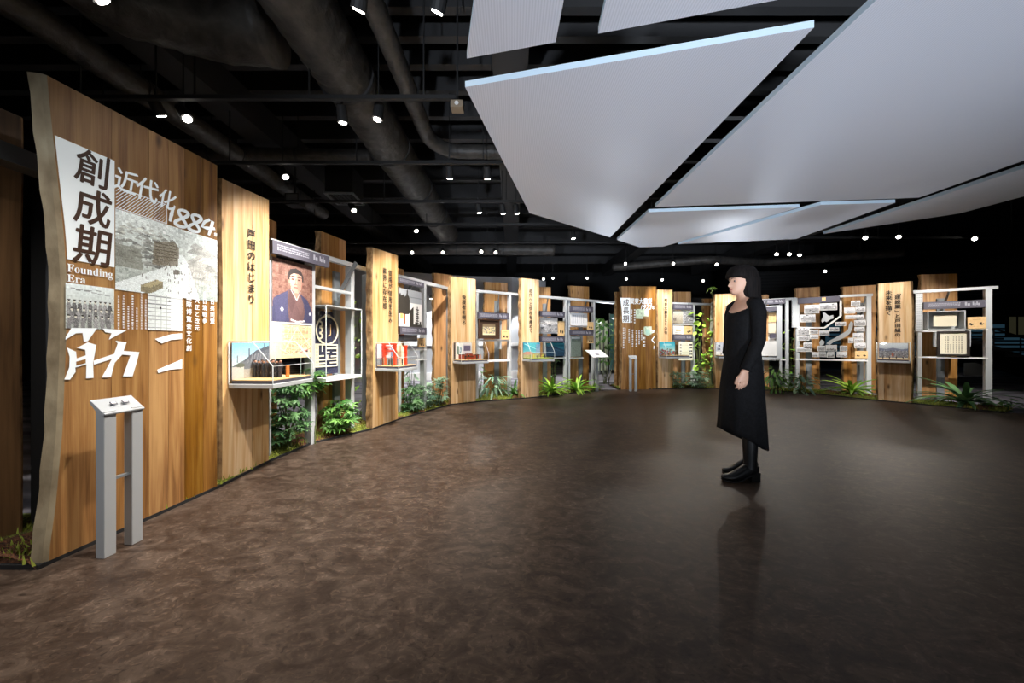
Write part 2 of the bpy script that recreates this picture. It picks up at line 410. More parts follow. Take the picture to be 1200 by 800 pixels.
# grey partition wall behind the ring, with its white ledge and lit base
wp = [(-4.6, 9.3), (-3.12, 9.7), (-1.34, 10.3), (0, 10.5), (1.1, 11.1)]
def ribbon(bm, pts, t, z0, z1, off=0):
    pts = [Vector((p[0], p[1], 0)) for p in pts]; a = []; b = []
    for i, p in enumerate(pts):
        d = (pts[min(i+1, len(pts)-1)]-pts[max(i-1, 0)]).normalized(); n = Vector((-d.y, d.x, 0))
        a.append(p+n*off); b.append(p+n*(off+t))
    r = []
    for q, z in ((a, z0), (b, z0), (b, z1), (a, z1)): r.append([bm.verts.new((v.x, v.y, z)) for v in q])
    for i in range(len(pts)-1):
        for k in range(4): bm.faces.new((r[k][i], r[(k+1) % 4][i], r[(k+1) % 4][i+1], r[k][i+1]))
    for i in (0, -1): bm.faces.new([r[k][i] for k in range(4)])
bm = bmesh.new(); ribbon(bm, wp, .12, -.012, 3.08); struct(obj('wall_grey', bm, M_WALL))
bm = bmesh.new(); ribbon(bm, wp, .07, .98, 1.07, -.071); struct(obj('trim_1', bm, M_WHITE))
bm = bmesh.new(); ribbon(bm, wp, .06, -.012, .2, -.061); struct(obj('baseboard_grey', bm, M_WHITE))

# overhead steel deck: joists, beams
for i, y in enumerate([1.2, 1.9, 2.6, 3.2, 3.65, 4.0, 4.4, 4.85, 5.4, 6.0, 6.7, 7.5, 8.4, 9.4, 10.6, 12, 13.6, 15.4]):
    o = obj('ceiling_beam', boxes((-9, 12, y-.05, y+.05, 4.62, 4.95)), M_BEAM); struct(o)
for x in (-3.9, -.02, 4.4, 8.6):
    o = obj('ceiling_beam', boxes((x-.2, x+.2, -2, 16, 4.2, 4.62)), M_BEAM); struct(o)

# ================================================================= WHITE CEILING PANELS
ZP = 3.2
panels = [
 ('white ceiling panel cut off at the top, smallest and furthest left', [(575, -150), (690, -150), (651, 49.5), (547, 68.5)]),
 ('long white ceiling panel along the top edge, over the largest left panel', [(740, -130), (1040, -130), (960, -15), (911, 0), (701, 39.5)]),
 ('large white four-sided ceiling panel with a pale blue near edge', [(545, 102), (954, 32), (715, 278), (620.5, 249.5)]),
 ('widest white ceiling panel, running out of the picture at upper right', [(1027, 0), (1100, -75), (1500, -75), (1500, 80), (1200, 188), (1077, 231.5), (767.5, 242.5)]),
 ('small white ceiling panel pointing right, below the long horizontal gap', [(760, 248.5), (937, 242.8), (777, 289), (749, 289.5), (723, 281)]),
 ('narrow white ceiling panel between two slanting gaps, above the person', [(962, 240), (1049, 237.5), (933, 280), (795, 286)]),
 ('narrow white ceiling panel furthest right with a long slanting lower edge', [(1085, 235), (1200, 197), (1500, 94), (1500, 150), (1200, 230), (1125, 250), (964.6, 274)]),
]
for label, pp in panels:
    pts = [gp(x, y, ZP) for x, y in pp]; c = sum(pts, Vector())/len(pts)
    t = thing('ceiling_panel', label, 'ceiling panel', c, 0, 'white ceiling panels')
    bm = bmesh.new(); n = len(pts)
    a = [bm.verts.new(p-c) for p in pts]; b = [bm.verts.new(p-c+Vector((0, 0, .05))) for p in pts]
    f = bm.faces.new(a); bm.faces.new(b[::-1])
    for i in range(n):
        q = bm.faces.new((a[i], b[i], b[(i+1) % n], a[(i+1) % n])); q.material_index = 1
    o = obj('sheet', bm_mesh(bm, 'sheet'), M_PANEL, t); o.data.materials.append(M_EDGE)
    for i in range(n):
        if pts[i].y > 1.0 and i % 2 == 0:
            p = (pts[i]*.85+c*.15)-c; bm = bmesh.new(); tube(bm, [p+Vector((0, 0, .05)), p+Vector((0, 0, 1.74))], .004, 5)
            obj('suspension_wire', bm, M_BLACK, t)

# ================================================================= CEILING SERVICES
def duct(label, pts, r, ribs=.16, flanges=True):
    t = thing('duct', label, 'duct', pts[0], 0, 'black ceiling ducts'); o0 = Vector(pts[0])
    q = []
    for a, b in zip(pts, pts[1:]):
        a, b = Vector(a), Vector(b); k = max(2, int((b-a).length/.06))
        q += [a+(b-a)*i/k for i in range(k)]
    q.append(Vector(pts[-1]))
    for _ in range(6): q = [q[0]]+[(q[i-1]+q[i]*2+q[i+1])/4 for i in range(1, len(q)-1)]+[q[-1]]
    rad = [r*(1+.025*math.sin(i*2.4)+.02*random.uniform(-1, 1)) for i in range(len(q))]
    bm = bmesh.new(); tube(bm, [p-o0 for p in q], rad, 18); obj('pipe', bm_mesh(bm, 'pipe', True), M_DUCT, t)
    if flanges:
        for i in range(8, len(q)-4, 22):
            d = (q[i+1]-q[i]).normalized(); bm = bmesh.new(); tube(bm, [q[i]-o0-d*.02, q[i]-o0+d*.02], r*1.07, 18)
            obj('flange', bm, M_BEAM, t)
            bm = bmesh.new(); tube(bm, [q[i]-o0+Vector((0, 0, r)), (q[i].x-o0.x, q[i].y-o0.y, 4.95-o0.z)], .006, 5); obj('hanger_rod', bm, M_BLACK, t)
duct('thick black duct running away over the left slabs', [(-1.82, .6, 4.0), (-1.82, 5.2, 4.0), (-1.75, 9.2, 4.0)], .29)
duct('thick black duct bending left from the largest duct', [(-2.13, 3.04, 3.88), (-2.6, 3.0, 3.88), (-3.2, 2.7, 3.88), (-3.4, .4, 3.88)], .29, flanges=False)
duct('crinkled narrow black duct at far left, nearest the left picture edge', [(-4.15, 2.0, 3.9), (-4.15, 7.5, 3.9)], .135)
duct('slim black duct right of the thickest duct, turning right at its end', [(-1.24, 1.0, 4.1), (-1.24, 5.1, 4.1), (-1.0, 5.4, 4.1), (.4, 5.45, 4.1)], .105)
duct('black cross duct high over the second track light row', [(-6.5, 5.3, 4.0), (-4.3, 5.3, 4.0), (-2.2, 5.35, 4.0)], .1)
duct('black cross duct far back above the grey partition wall', [(-6, 9.6, 3.7), (1.2, 9.7, 3.7)], .15)
duct('black duct far back above the person', [(3.4, 11.5, 3.6), (6, 10.4, 3.6), (8, 10.8, 3.6), (11, 9.6, 3.6)], .12)

def track(label, y, x0, x1, z=3.5):
    t = thing('lighting_track', label, 'lighting track', ((x0+x1)/2, y, z), 0, 'black lighting tracks')
    obj('rail', boxes((x0-(x0+x1)/2, (x1-x0)/2, -.02, .02, -.02, .02)), M_BLACK, t)
    for k in range(4):
        x = (x1-x0)*(-.42+.28*k); obj('hanger_rod', boxes((x-.006, x+.006, -.006, .006, .02, 4.95-z)), M_BLACK, t)
track('nearest black lighting track across the upper left', 3.38, -4.6, -.55)
track('second black lighting track from the camera, left of the white panels', 4.6, -6, .1)
track('third black lighting track from the camera', 5.87, -7, .5)
track('fourth black lighting track from the camera', 7.0, -7, 1.2)
track('black lighting track furthest back on the left', 8.3, -7, 3)
track('black lighting track at the back right, behind the panels', 7.9, 6.5, 12)

def spot(px, py, target, z=3.42, label='', power=0, size=40, color=(1, .92, .82), pos=None, group='track spotlights'):
    p = Vector(pos) if pos else gp(px, py, z)
    d = (Vector(target)-p).normalized()
    t = thing('track_spotlight', label, 'spotlight', p, 0, group)
    bm = bmesh.new(); tube(bm, [-d*.17, -d*.012], [.05, .055], 14); obj('housing', bm, M_BLACK, t)
    bm = bmesh.new(); tube(bm, [-d*.012, -d*.002], [.038, .038], 14); obj('lens', bm, M_LENS, t)
    bm = bmesh.new(); bar(bm, -d*.1, -d*.1+Vector((0, 0, .17)), .018); bar(bm, -d*.1+Vector((0, 0, .17)), (-d.x*.1, -d.y*.1, 4.95-p.z), .01); obj('bracket', bm, M_BLACK, t)
    if power:
        lamp('SPOT', p+d*.02, target, power, color, size, .7, .045, 'spot_lamp')
    return t
ceil_spots = [   # px, py, target, label, lamp power
 (420, 14, (-2.2, 4.0, 1.2), 'black spotlight near the top edge, left of the white panels', 0, 30),
 (512, 16, (-1.6, 4.0, 1.2), 'black spotlight at the top edge, close to the small white panel', 0, 30),
 (122, 3, (-1.8, 4.0, 1.2), 'spotlight at the top left corner of the photo', 0, 30),
 (190, 137, (-3.6, 5.2, 1.2), 'spotlight seen edge on, left of the brightest near one', 0, 30),
 (220, 140, (-1.2, 3.1, .3), 'bright round spotlight over the right end of the founding era slab', 40, 50),
 (402, 145, (-1.9, 4.4, 1.0), 'spotlight on the nearest track, left of the tilted one', 0, 30),
 (442, 141, (-1.9, 3.7, .4), 'tilted bright spotlight on the nearest track', 0, 30),
 (335, 208, (-1.0, 4.2, .2), 'bright spotlight above the portrait bay', 50, 50),
 (415, 247, (-.9, 5.0, .2), 'bright spotlight right of the ceiling air vent', 50, 50),
 (488, 271, (-.3, 5.8, .2), 'bright spotlight above the third lettered slab', 50, 50),
 (527, 210, (-1.0, 6.1, 1.2), 'left of the two tilted spotlights beside the largest white panel', 0, 30),
 (571, 210, (-.4, 6.6, 1.2), 'right of the two tilted spotlights beside the largest white panel', 0, 30),
 (562, 250, (-.2, 6.9, 1.2), 'spotlight left of a pair, under the left corner of the largest white panel', 0, 30),
 (590, 251, (.3, 6.9, 1.2), 'left of the close pair of spotlights at the corner of the largest white panel', 0, 30),
 (606, 251, (.6, 6.9, 1.2), 'right of the close pair of spotlights at the corner of the largest white panel', 0, 30),
 (483, 296, (-1.5, 5.5, .8), 'small spotlight over the silhouette panel', 0, 30),
 (519, 296, (-1, 6, .8), 'small spotlight over the rear slab beside the fourth lettered slab', 0, 30),
 (564, 295, (0, 4.6, .6), 'starry bright spotlight facing the camera above the grey partition wall', 70, 45),
 (581, 296, (.6, 5, .5), 'small bright spotlight right beside the starry one', 0, 40),
 (637, 327, (.8, 6.8, .6), 'tiny spotlight right of the fifth lettered slab top', 0, 30),
 (648, 326, (1, 6.9, .6), 'tiny spotlight left of the rear slab with two boards', 0, 30),
 (688, 326, (1.6, 7, .6), 'tiny spotlight above the rear slab with two boards', 0, 30),
 (672, 280, (1.6, 7.6, 1), 'small spotlight tucked under the left tip of the largest white panel', 0, 30),
 (733, 309, (2.4, 6.4, .3), 'bright spotlight above the growth era slab', 60, 50),
 (789, 309, (3.2, 6.4, .3), 'bright spotlight above the slim slab right of the growth era slab', 60, 50),
 (840, 310, (4, 6.2, .3), 'bright spotlight just left of the person head', 60, 50),
 (910, 298, (4.8, 6.0, .3), 'left spotlight of the pair right of the person head', 60, 50),
 (925, 298, (5.2, 6.0, .3), 'right spotlight of the pair right of the person head', 0, 50),
 (937, 299, (6.2, 7.4, .3), 'dim narrow spotlight right of the pair near the person head', 0, 50),
 (734, 327, (2.8, 7.9, 1), 'dim tiny spotlight over the left corner of the growth era slab', 0, 50),
 (776, 328, (3.5, 8, 1), 'dim tiny spotlight over the slim slab', 0, 50),
 (824, 329, (4.6, 8.1, 1), 'dim tiny spotlight over the climbing plants', 0, 50),
 (900, 328, (5.6, 8, 1), 'dim tiny spotlight behind the person head', 0, 50),
 (967, 318, (6.6, 7.6, 1), 'dim tiny spotlight over the map display', 0, 50),
 (1014, 279, (5.6, 5.6, .2), 'left of the two bright spotlights under the right white panels', 70, 50),
 (1053, 278, (6.0, 5.2, .2), 'right of the two bright spotlights under the right white panels', 70, 50),
 (1142, 280, (7.6, 6.2, 1), 'slim spotlight far right near the dark fascia', 0, 50),
]
for px, py, tg, lab, pw, sz in ceil_spots: spot(px, py, tg, label=lab, power=pw*(2.2 if px < 500 else .7), size=sz)
# added wide floods without fixtures, brightening the floor along the ring
for pos, tg, pw in [((-.9, 1.6, 3.3), (-1.5, 2.0, 0), 190), ((-.7, 3.2, 3.3), (-1.6, 3.1, 0), 340), ((-.5, 4.4, 3.3), (-.9, 4.6, 0), 150), ((.35, 5.75, 3.3), (.4, 6.0, 0), 50),
                    ((2.6, 6.9, 3.12), (2.6, 7.0, 0), 18), ((4.4, 6.6, 3.12), (4.4, 6.7, 0), 16), ((6.0, 5.4, 3.12), (6.1, 5.7, 0), 8)]:
    lamp('SPOT', pos, tg, pw, (1, .92, .84), 74, 1.0, .06, 'unseen_spot')
# added spots without fixtures, brightening the slabs under the trays and the rear slabs
for pos, tg, pw in [((.5, 2.0, 3.12), (-2.1, 2.95, .45), 90), ((.8, 3.2, 3.12), (-1.6, 4.4, .4), 130), ((.7, 3.6, 3.12), (-.85, 6.0, .4), 120), ((1.3, 4.3, 3.12), (.36, 6.6, .4), 100),
                    ((3.1, 5.4, 3.12), (3.5, 8.0, .4), 90), ((4.3, 5.2, 3.12), (5.0, 7.9, .4), 90), ((4.4, 4.5, 3.12), (6.9, 6.3, .4), 70), ((-1.0, .3, 3.3), (-2.7, 1.35, 1.2), 60), ((6.3, 5.0, 3.08), (7.3, 7.3, 1.9), 45), ((7.0, 4.4, 3.08), (7.6, 6.6, 2.0), 60), ((4.6, 5.6, 3.1), (6.3, 7.8, 1.7), 45)]:
    lamp('SPOT', pos, tg, pw, (1, .94, .88), 34, .8, .05, 'unseen_spot')
# the gallery spots that light each slab from the hall side (unseen, no housings; some stand just below the white panels)
for pos, tg, pw, sz in [
    ((-.55, 2.47, 3.3), (-2.2, 2.1, 1.5), 14, 46), ((-.62, 3.5, 3.3), (-2.2, 2.92, 1.6), 200, 32), ((-1.0, 2.7, 3.4), (-2.0, 3.5, 1.45), 110, 40),
    ((-.5, 4.4, 3.3), (-1.62, 4.5, 1.5), 170, 36), ((-.9, 3.65, 3.4), (-1.85, 4.1, 1.3), 70, 34),
    ((-.75, 4.9, 3.35), (-1.35, 5.3, 1.4), 90, 40), ((-1.1, 4.7, 3.4), (-.85, 6.05, 1.5), 170, 36), ((-.5, 5.2, 3.4), (-.3, 6.6, 1.4), 120, 40),
    ((.05, 5.5, 3.4), (.36, 6.68, 1.5), 160, 36), ((.75, 6.3, 3.4), (1.1, 7.4, 1.3), 120, 44), ((1.5, 6.9, 3.4), (2.0, 7.8, 1.2), 60, 44),
    ((2.45, 6.95, 3.12), (2.9, 7.9, 1.0), 22, 44), ((2.9, 6.95, 3.12), (3.6, 8.05, 1.5), 150, 34), ((3.6, 7.1, 3.12), (4.3, 8.4, 1.3), 120, 40),
    ((4.3, 6.8, 3.12), (4.95, 7.95, 1.5), 150, 36), ((5.0, 6.5, 3.12), (5.9, 7.8, 1.3), 130, 40), ((5.8, 6.2, 3.12), (6.9, 7.3, 1.4), 85, 46),
    ((5.9, 5.4, 3.12), (6.93, 6.2, 1.4), 70, 38), ((7.3, 4.3, 3.08), (8.0, 6.3, 1.25), 130, 46)]:
    lamp('SPOT', pos, tg, pw*1.5, (1, .94, .88), sz, .7, .05, 'unseen_spot')

# ================================================================= TIMBER SLABS
def wav(seed, amp, H, k=5):
    r = random.Random(seed); a = [r.uniform(-1, 1) for _ in range(k)]; ph = [r.uniform(0, 6.3) for _ in range(k)]
    return lambda z: amp*sum(a[i]*math.sin((i+1)*1.25*z*2.4/H+ph[i])/(1+i*.6) for i in range(k))
def slab(label, A, B, H, wood, fr, wl, wr, thick=.075, bark=None, HR=None, group='lettered timber slabs', name='timber_slab'):
    pl = PL(A, B); W = pl.L; HR = HR or H
    t = thing(name, label, 'timber slab', pl.A, pl.ang, group)
    cuts = [0]+[f*W for f in fr]+[W]; NZ = 26
    for i in range(len(cuts)-1):
        first, last = i == 0, i == len(cuts)-2
        dy = random.uniform(0, .0016)
        bm = bmesh.new(); rows = []
        for k in range(NZ+1):
            s = k/NZ
            xl = cuts[i]+(.0008 if not first else 0); xr = cuts[i+1]-(.0008 if not last else 0)
            hl = (H+(HR-H)*xl/W)*s; hr = (H+(HR-H)*xr/W)*s
            if first: xl += wl(hl)
            if last: xr += wr(hr)
            bl = .014 if first else 0; br = .014 if last else 0       # live edges round over towards the face
            lb = xl-(.012 if first else 0)+(.010 if thick != .062 else .003)*math.sin(k*2.1)*first; rb = xr+(.012 if last else 0)
            rows.append([bm.verts.new(p) for p in [(xl+bl, dy, hl), (xr-br, dy, hr), (xr, .014, hr), (rb, thick, hr), (lb, thick, hl), (xl, .014, hl)]])
        for a, b in zip(rows, rows[1:]):
            for j in range(6):
                f = bm.faces.new((a[j], a[(j+1) % 6], b[(j+1) % 6], b[j]))
                if (first and j in (4, 5)) or (last and j in (1, 2)): f.material_index = 1
        bm.faces.new(rows[0][::-1]); bm.faces.new(rows[-1])
        m = bm_mesh(bm, 'plank'); m.materials.append(wood); m.materials.append(bark or M_BARK)
        obj('plank', m, None, t)
    return t, pl
def letters(t, pl, s, px, pyt, pyb, m=M_INK, bold=.03, off=-.006, fill=.92, mat_=None, sx=1.0, name='lettering'):
    "vertical lettering between rows pyt and pyb at column px of the photograph"
    z1, z0 = pl.z(px, pyt), pl.z(px, pyb); pitch = (z1-z0)/len(s); size = pitch*fill
    me = text_mesh(s, size, bold, True, pitch/size, sx=sx)
    o = obj(name, shift(me, pl.u(px), off, (z0+z1)/2), m, t)
    return o

# founding era slab: a traced live edge
s1A, s1B = gp(47, 666.5), gp(256.5, 571.5)
pl1 = PL(s1A, s1B)
edge_px = [(52, 655), (61, 590), (69, 500), (73, 400), (74, 330), (70, 270), (63, 210), (57, 155), (50, 87)]
ez = [(pl1.z(x, y), pl1.u(x)) for x, y in edge_px]
def wl1(z): return float(np.interp(z, [a for a, b in ez], [b for a, b in ez]))
t1, pl1 = slab('huge brown slab with founding era lettering, nearest the camera', s1A, s1B, 2.37, M_BIG, (.3, .5, .62, .73, .87), wl1, wav(3, .004, 2.37), .062, M_BARKG, 2.385, 'giant era slabs', 'era_slab')

t2, pl2 = slab('lettered slab beside the founding era slab, group of miniature men in its case', gp(258.5, 567), gp(316.5, 541), 2.335, M_WOOD, (.22, .45, .6, .82), wav(5, .006, 2.3), wav(6, .002, 2.3), HR=2.36)
letters(t2, pl2, '戸田のはじまり', 294, 268, 357)
t3, pl3 = slab('lettered slab with two text columns, orange gate in its case', gp(436, 503.5), gp(467, 492), 2.255, M_WOOD, (.2, .4, .7), wav(8, .008, 2.3), wav(9, .002, 2.3), HR=2.285)
letters(t3, pl3, '信用が信用を生み', 457, 316, 379)
letters(t3, pl3, '業界に存在感', 450.5, 313.5, 362.5)
t4, pl4 = slab('lettered slab with reddish models in its case, in front of the grey partition', gp(528, 474.5), gp(558, 471.2), 2.215, M_WOOD, (.3, .62, .78), wav(11, .008, 2.2), wav(12, .003, 2.2))
letters(t4, pl4, '後援者を得る', 543.5, 345, 381)
t5, pl5 = slab('lettered slab with turquoise backdrop in its case', gp(610, 467.2), gp(632, 465.3), 2.31, M_WOOD, (.33, .6), wav(14, .01, 2.3), wav(15, .004, 2.3))
letters(t5, pl5, '近代へと歩みを進めて', 621.7, 338, 390)
t6, pl6 = slab('huge brown slab with growth era lettering at the far side', gp(727.5, 456.3), gp(769, 456), 2.365, M_BIG, (.18, .36, .52, .7, .86), wav(18, .03, 2.36), wav(19, .012, 2.36), .1, group='giant era slabs', name='era_slab')
t7, pl7 = slab('slim lettered slab right beside the growth era slab', gp(770.5, 455.8), gp(788.5, 455.3), 2.3, M_WOOD, (.3, .7), wav(21, .012, 2.3), wav(22, .008, 2.3))
letters(t7, pl7, '関東大震災とその後', 780, 349.5, 391.5)
t8, pl8 = slab('lettered slab half hidden behind the person', gp(837.5, 455.3), gp(864.5, 456.2), 2.2, M_WOOD, (.35, .7), wav(24, .015, 2.2), wav(25, .012, 2.2))
letters(t8, pl8, '戸田組の組織', 851.5, 358.5, 386)
t9, pl9 = slab('lettered slab with knots and two text columns, furthest right', gp(1028, 469.3), gp(1069, 473), 2.165, M_WOOD, (.2, .45, .78), wav(27, .008, 2.2), wav(28, .014, 2.2), HR=2.16)
letters(t9, pl9, '「建設業」と戸田組の', 1052, 340, 395)
letters(t9, pl9, '未来を描く', 1041.5, 340, 370)

# projected graphics on the founding era slab
def flat(poly, y=-.004, name='graphic'):
    return mesh_from([(p[0], y, p[1]) for p in poly], [tuple(range(len(poly)))], name)
def rectpoly(pl, x0, x1, yt0, yb0):
    u0, u1, z0, z1 = pl.rect(x0, x1, yt0, yb0); return u0, u1, z0, z1
def px_poly(pl, pts): return [(pl.u(x), pl.z(x, y)) for x, y in pts]
zt = 2.04
uL = [wl1(z)+.018 for z in np.linspace(pl1.z(78, 305), pl1.z(60, 156), 8)]
u2 = pl1.u(133.5); zb = pl1.z(76, 303); zt = pl1.z(60, 157)
zs = np.linspace(zb, zt, 8)
obj('projected_column', flat([(u, z) for u, z in zip(uL, zs)]+[(u2, zt), (u2, zb)]), M_PROJW, t1)
for ch, py0, py1 in (('創', 178, 219), ('成', 222, 265), ('期', 266, 311)):
    px = 107; z1, z0 = pl1.z(px, py0), pl1.z(px, py1); s = (z1-z0)
    obj('lettering', shift(text_mesh(ch, s*1.06, .022, shear=.1, sx=.76), pl1.u(px), -.006, (z0+z1)/2), M_INKB, t1)
def ser(s): return ''.join(chr(0x1D400+ord(c)-65) if 'A' <= c <= 'Z' else chr(0x1D41A+ord(c)-97) if 'a' <= c <= 'z' else c for c in s)
def hlet(t, pl, s, x0, x1, py0, py1, m, bold=.0, shear=0, sx=1.0, off=-.006):
    "one horizontal line filling columns x0..x1, its rows measured at x0"
    z1, z0 = pl.z(x0, py0), pl.z(x0, py1)
    me = text_mesh(s, (z1-z0)*1.25, bold, shear=shear)
    xs = [v.co.x for v in me.vertices]; u0, u1 = pl.u(x0), pl.u(x1); k = (u1-u0)/(max(xs)-min(xs))
    c = (max(xs)+min(xs))/2
    for v in me.vertices: v.co.x = (v.co.x-c)*k
    return obj('lettering', shift(me, (u0+u1)/2, off, (z0+z1)/2), m, t)
hlet(t1, pl1, ser('Founding'), 77.5, 131, 307.5, 318.5, M_PROJW)
hlet(t1, pl1, ser('Era'), 77.5, 99, 320, 330, M_PROJW)
for ch, x, py0, py1 in (('近', 145, 195, 226), ('代', 170, 205, 236), ('化', 194, 219, 245)):
    z1, z0 = pl1.z(x, py0), pl1.z(x, py1)
    obj('lettering', shift(text_mesh(ch, (z1-z0)*.95, .02, shear=.18, sx=.8), pl1.u(x), -.006, (z0+z1)/2-.01), M_PROJW, t1)
# 1884 drawn as brush strokes
def brush(strokes, y=-.006, name='lettering'):
    "strokes: lists of (x, z, width)"
    vs_, fs_ = [], []
    for k, st in enumerate(strokes):
        n = len(st)
        base = len(vs_)
        for i, (x, z, wd) in enumerate(st):
            a, b = st[max(i-1, 0)], st[min(i+1, n-1)]
            d = Vector((b[0]-a[0], b[1]-a[1])); d.normalize()
            vs_.append((x-d.y*wd/2, y-.0004*k, z+d.x*wd/2)); vs_.append((x+d.y*wd/2, y-.0004*k, z-d.x*wd/2))
        for i in range(n-1): fs_.append((base+2*i, base+2*i+1, base+2*i+3, base+2*i+2))
    return mesh_from(vs_, fs_, name)
def eight(cx, cz, w, h, th):
    pts = []
    for i in range(33):
        a = 2*PI*i/32; x = math.sin(2*a)*w*.5*(1.0 if math.cos(a) < 0 else .85); z = math.cos(a)*h*.5
        pts.append((cx+x+.22*z, cz+z, th*(.75+.35*abs(math.sin(a*1.5+.6)))))
    return pts
def d1884(kind, px, py, hpx):
    cx, cz = pl1.u(px), pl1.z(px, py); h = hpx*pl1.depth(px)/F; th = h*.19
    if kind == '1': return [[(cx-.2*h, cz+.26*h, th*.7), (cx+.12*h, cz+.48*h, th), (cx+.0*h, cz, th*1.2), (cx-.1*h, cz-.5*h, th*.8)]]
    if kind == '8': return [eight(cx, cz, h*.62, h*1.0, th)]
    return [[(cx+.1*h, cz+.45*h, th*.8), (cx-.22*h, cz+.2*h, th*.9), (cx-.38*h, cz-.12*h, th), (cx-.1*h, cz-.12*h, th), (cx+.42*h, cz+.02*h, th*.8)],
            [(cx+.28*h, cz+.42*h, th), (cx+.18*h, cz, th*1.1), (cx+.02*h, cz-.5*h, th*.8)]]
st = []
for kd, px, py, hp in (('1', 200, 251, 18), ('8', 212.5, 256, 20), ('8', 228, 261.5, 20), ('4', 243, 265.5, 20)): st += d1884(kd, px, py, hp)
obj('lettering', brush(st), M_PROJW, t1)
obj('lettering', shift(text_mesh('年', 5*pl1.depth(252)/F, .03), pl1.u(252), -.006, pl1.z(252, 275)), M_PROJW, t1)
# hatched box
u0, u1 = pl1.u(134.5), pl1.u(194); zt0, zb0 = pl1.z(135, 218.5), pl1.z(135, 243.5); zt1 = pl1.z(194, 240); zb1 = pl1.z(194, 260.5)
bm = bmesh.new(); n = 17; hh = zt0-zb0
def quad(bm, pts, y=-.005): bm.faces.new([bm.verts.new((p[0], y, p[1])) for p in pts])
for i in range(-6, n):
    a = u0+(u1-u0)*i/n; s = (u1-u0)/n*6.2; tw = (u1-u0)/n*.32
    x0, x1 = a, a+s; lo, hi = 0, 1
    if x0 < u0: lo = (u0-x0)/s
    if x1 > u1: hi = (u1-x0)/s
    if hi <= lo: continue
    quad(bm, [(x0+s*lo, zb0+hh*lo), (x0+s*lo+tw*.9, zb0+hh*lo), (min(x0+s*hi+tw, u1), zb0+hh*hi), (x0+s*hi, zb0+hh*hi)])
for z in (zt0, zb0): quad(bm, [(u0, z), (u1, z), (u1, z+.004), (u0, z+.004)])
quad(bm, [(u1, zb0), (u1+.004, zb0), (u1+.004, zt0), (u1, zt0)])
obj('hatched_box', bm, M_PROJW, t1)
# town photograph
u0, u1 = pl1.u(134.5), pl1.u(254); z1 = pl1.z(134.5, 244); z0 = pl1.z(134.5, 339)
A = Art(120, 84, (196, 204, 200)); r = A.r
A.grad((150, 158, 152), (214, 222, 220)).noise(10, 3)
for _ in range(150):        # roofs fading into the distance, left
    x, y = r.rand()*.52, .36+r.rand()*.5
    k = 110+90*(y-.3)+r.randn()*28; s = .06*(1.2-y)
    A.poly([(x-s, y), (x, y+s*.7), (x+s, y), (x+s, y-s*.5), (x-s, y-s*.5)], (k*.98, k, k*.96), .75)
for _ in range(70):
    x, y = .66+r.rand()*.4, .3+r.rand()*.5; k = 170+r.randn()*30; s = .07
    A.poly([(x-s, y-.03), (x, y+s*.8), (x+s*1.4, y), (x+s, y-s*.5)], (k, k, k*.97), .6)
A.poly([(.22, 0), (.78, 0), (.66, .5), (.6, .62), (.55, .62), (.42, .4), (.0, .08), (0, 0)], (214, 222, 222), .9)
A.poly([(.3, .4), (.32, .72), (.52, .78), (.56, .7), (.55, .45), (.42, .42)], (112, 104, 88), .75)
for i in range(6): A.line(.33, .48+i*.045, .54, .52+i*.04, .006, (70, 62, 50), .7)
A.poly([(.0, .3), (.0, .58), (.2, .56), (.22, .3)], (120, 122, 112), .75)
A.poly([(.2, .01), (.2, .1), (.34, .2), (.4, .19), (.4, .1), (.28, .0)], (112, 104, 78), .9); A.poly([(.2, .08), (.33, .2), (.4, .19), (.3, .09)], (160, 150, 116), .9)
A.poly([(.5, .32), (.5, .38), (.56, .4), (.57, .33)], (96, 92, 84), .9)
for _ in range(60):
    x, y = .2+r.rand()*.5, .05+r.rand()*.45; A.rect(x, y, x+.008, y+.03, (84, 84, 80), .7)
for i in range(10):
    x = .66+i*.034; A.line(x, .02+i*.02, x+.02, .55-.02*i, .004, (150, 150, 142), .6)
for i in range(9): A.line(.74, .2+i*.05, 1, .1+i*.09, .005, (158, 158, 150), .6)
A.noise(9, 1)
obj('projected_photograph', print_mesh(A, u0, u1, z0, z1, -.004), M_PROJ, t1)
# group photograph
u0, u1 = pl1.u(76), pl1.u(133); z1 = pl1.z(76, 331); z0 = pl1.z(76, 384.5)
A = Art(66, 54, (206, 216, 214)); r = A.r; A.grad((150, 156, 148), (212, 222, 222)).noise(6, 2)
A.line(.1, .9, .9, .8, .008, (140, 148, 146)); A.line(.2, .86, .7, .9, .006, (120, 128, 126))
for row, (yy, n) in enumerate([(.58, 9), (.4, 8), (.24, 7)]):
    for i in range(n):
        x = .06+(i+.5*(row % 2))/n*.95; A.ell(x, yy-.14, .05, .16, (86+r.randint(60),)*3); A.ell(x, yy+.03, .024, .035, (196, 194, 180)); A.ell(x, yy+.055, .028, .018, (40, 38, 34))
A.noise(14, 1, 0, .55)
obj('projected_photograph', print_mesh(A, u0, u1, z0, z1, -.004), M_PROJ, t1)
# document table
u0, u1 = pl1.u(172.5), pl1.u(213); z1 = pl1.z(172.5, 343); z0 = pl1.z(172.5, 386.5)
A = Art(56, 60, (206, 212, 210)).noise(5, 3)
for i in range(9): A.rect(0, .06+i*.108, 1, .078+i*.108, (126, 132, 132))
for x in (.2, .36, .52): A.rect(x, .0, x+.015, 1, (160, 166, 166))
A.rect(.65, 0, 1, 1, (232, 236, 238), .5)
A.ell(.35, .62, .03, .03, (30, 30, 30)); A.ell(.6, .84, .035, .02, (30, 30, 30))
obj('projected_photograph', print_mesh(A, u0, u1, z0, z1, -.004), M_PROJ, t1)
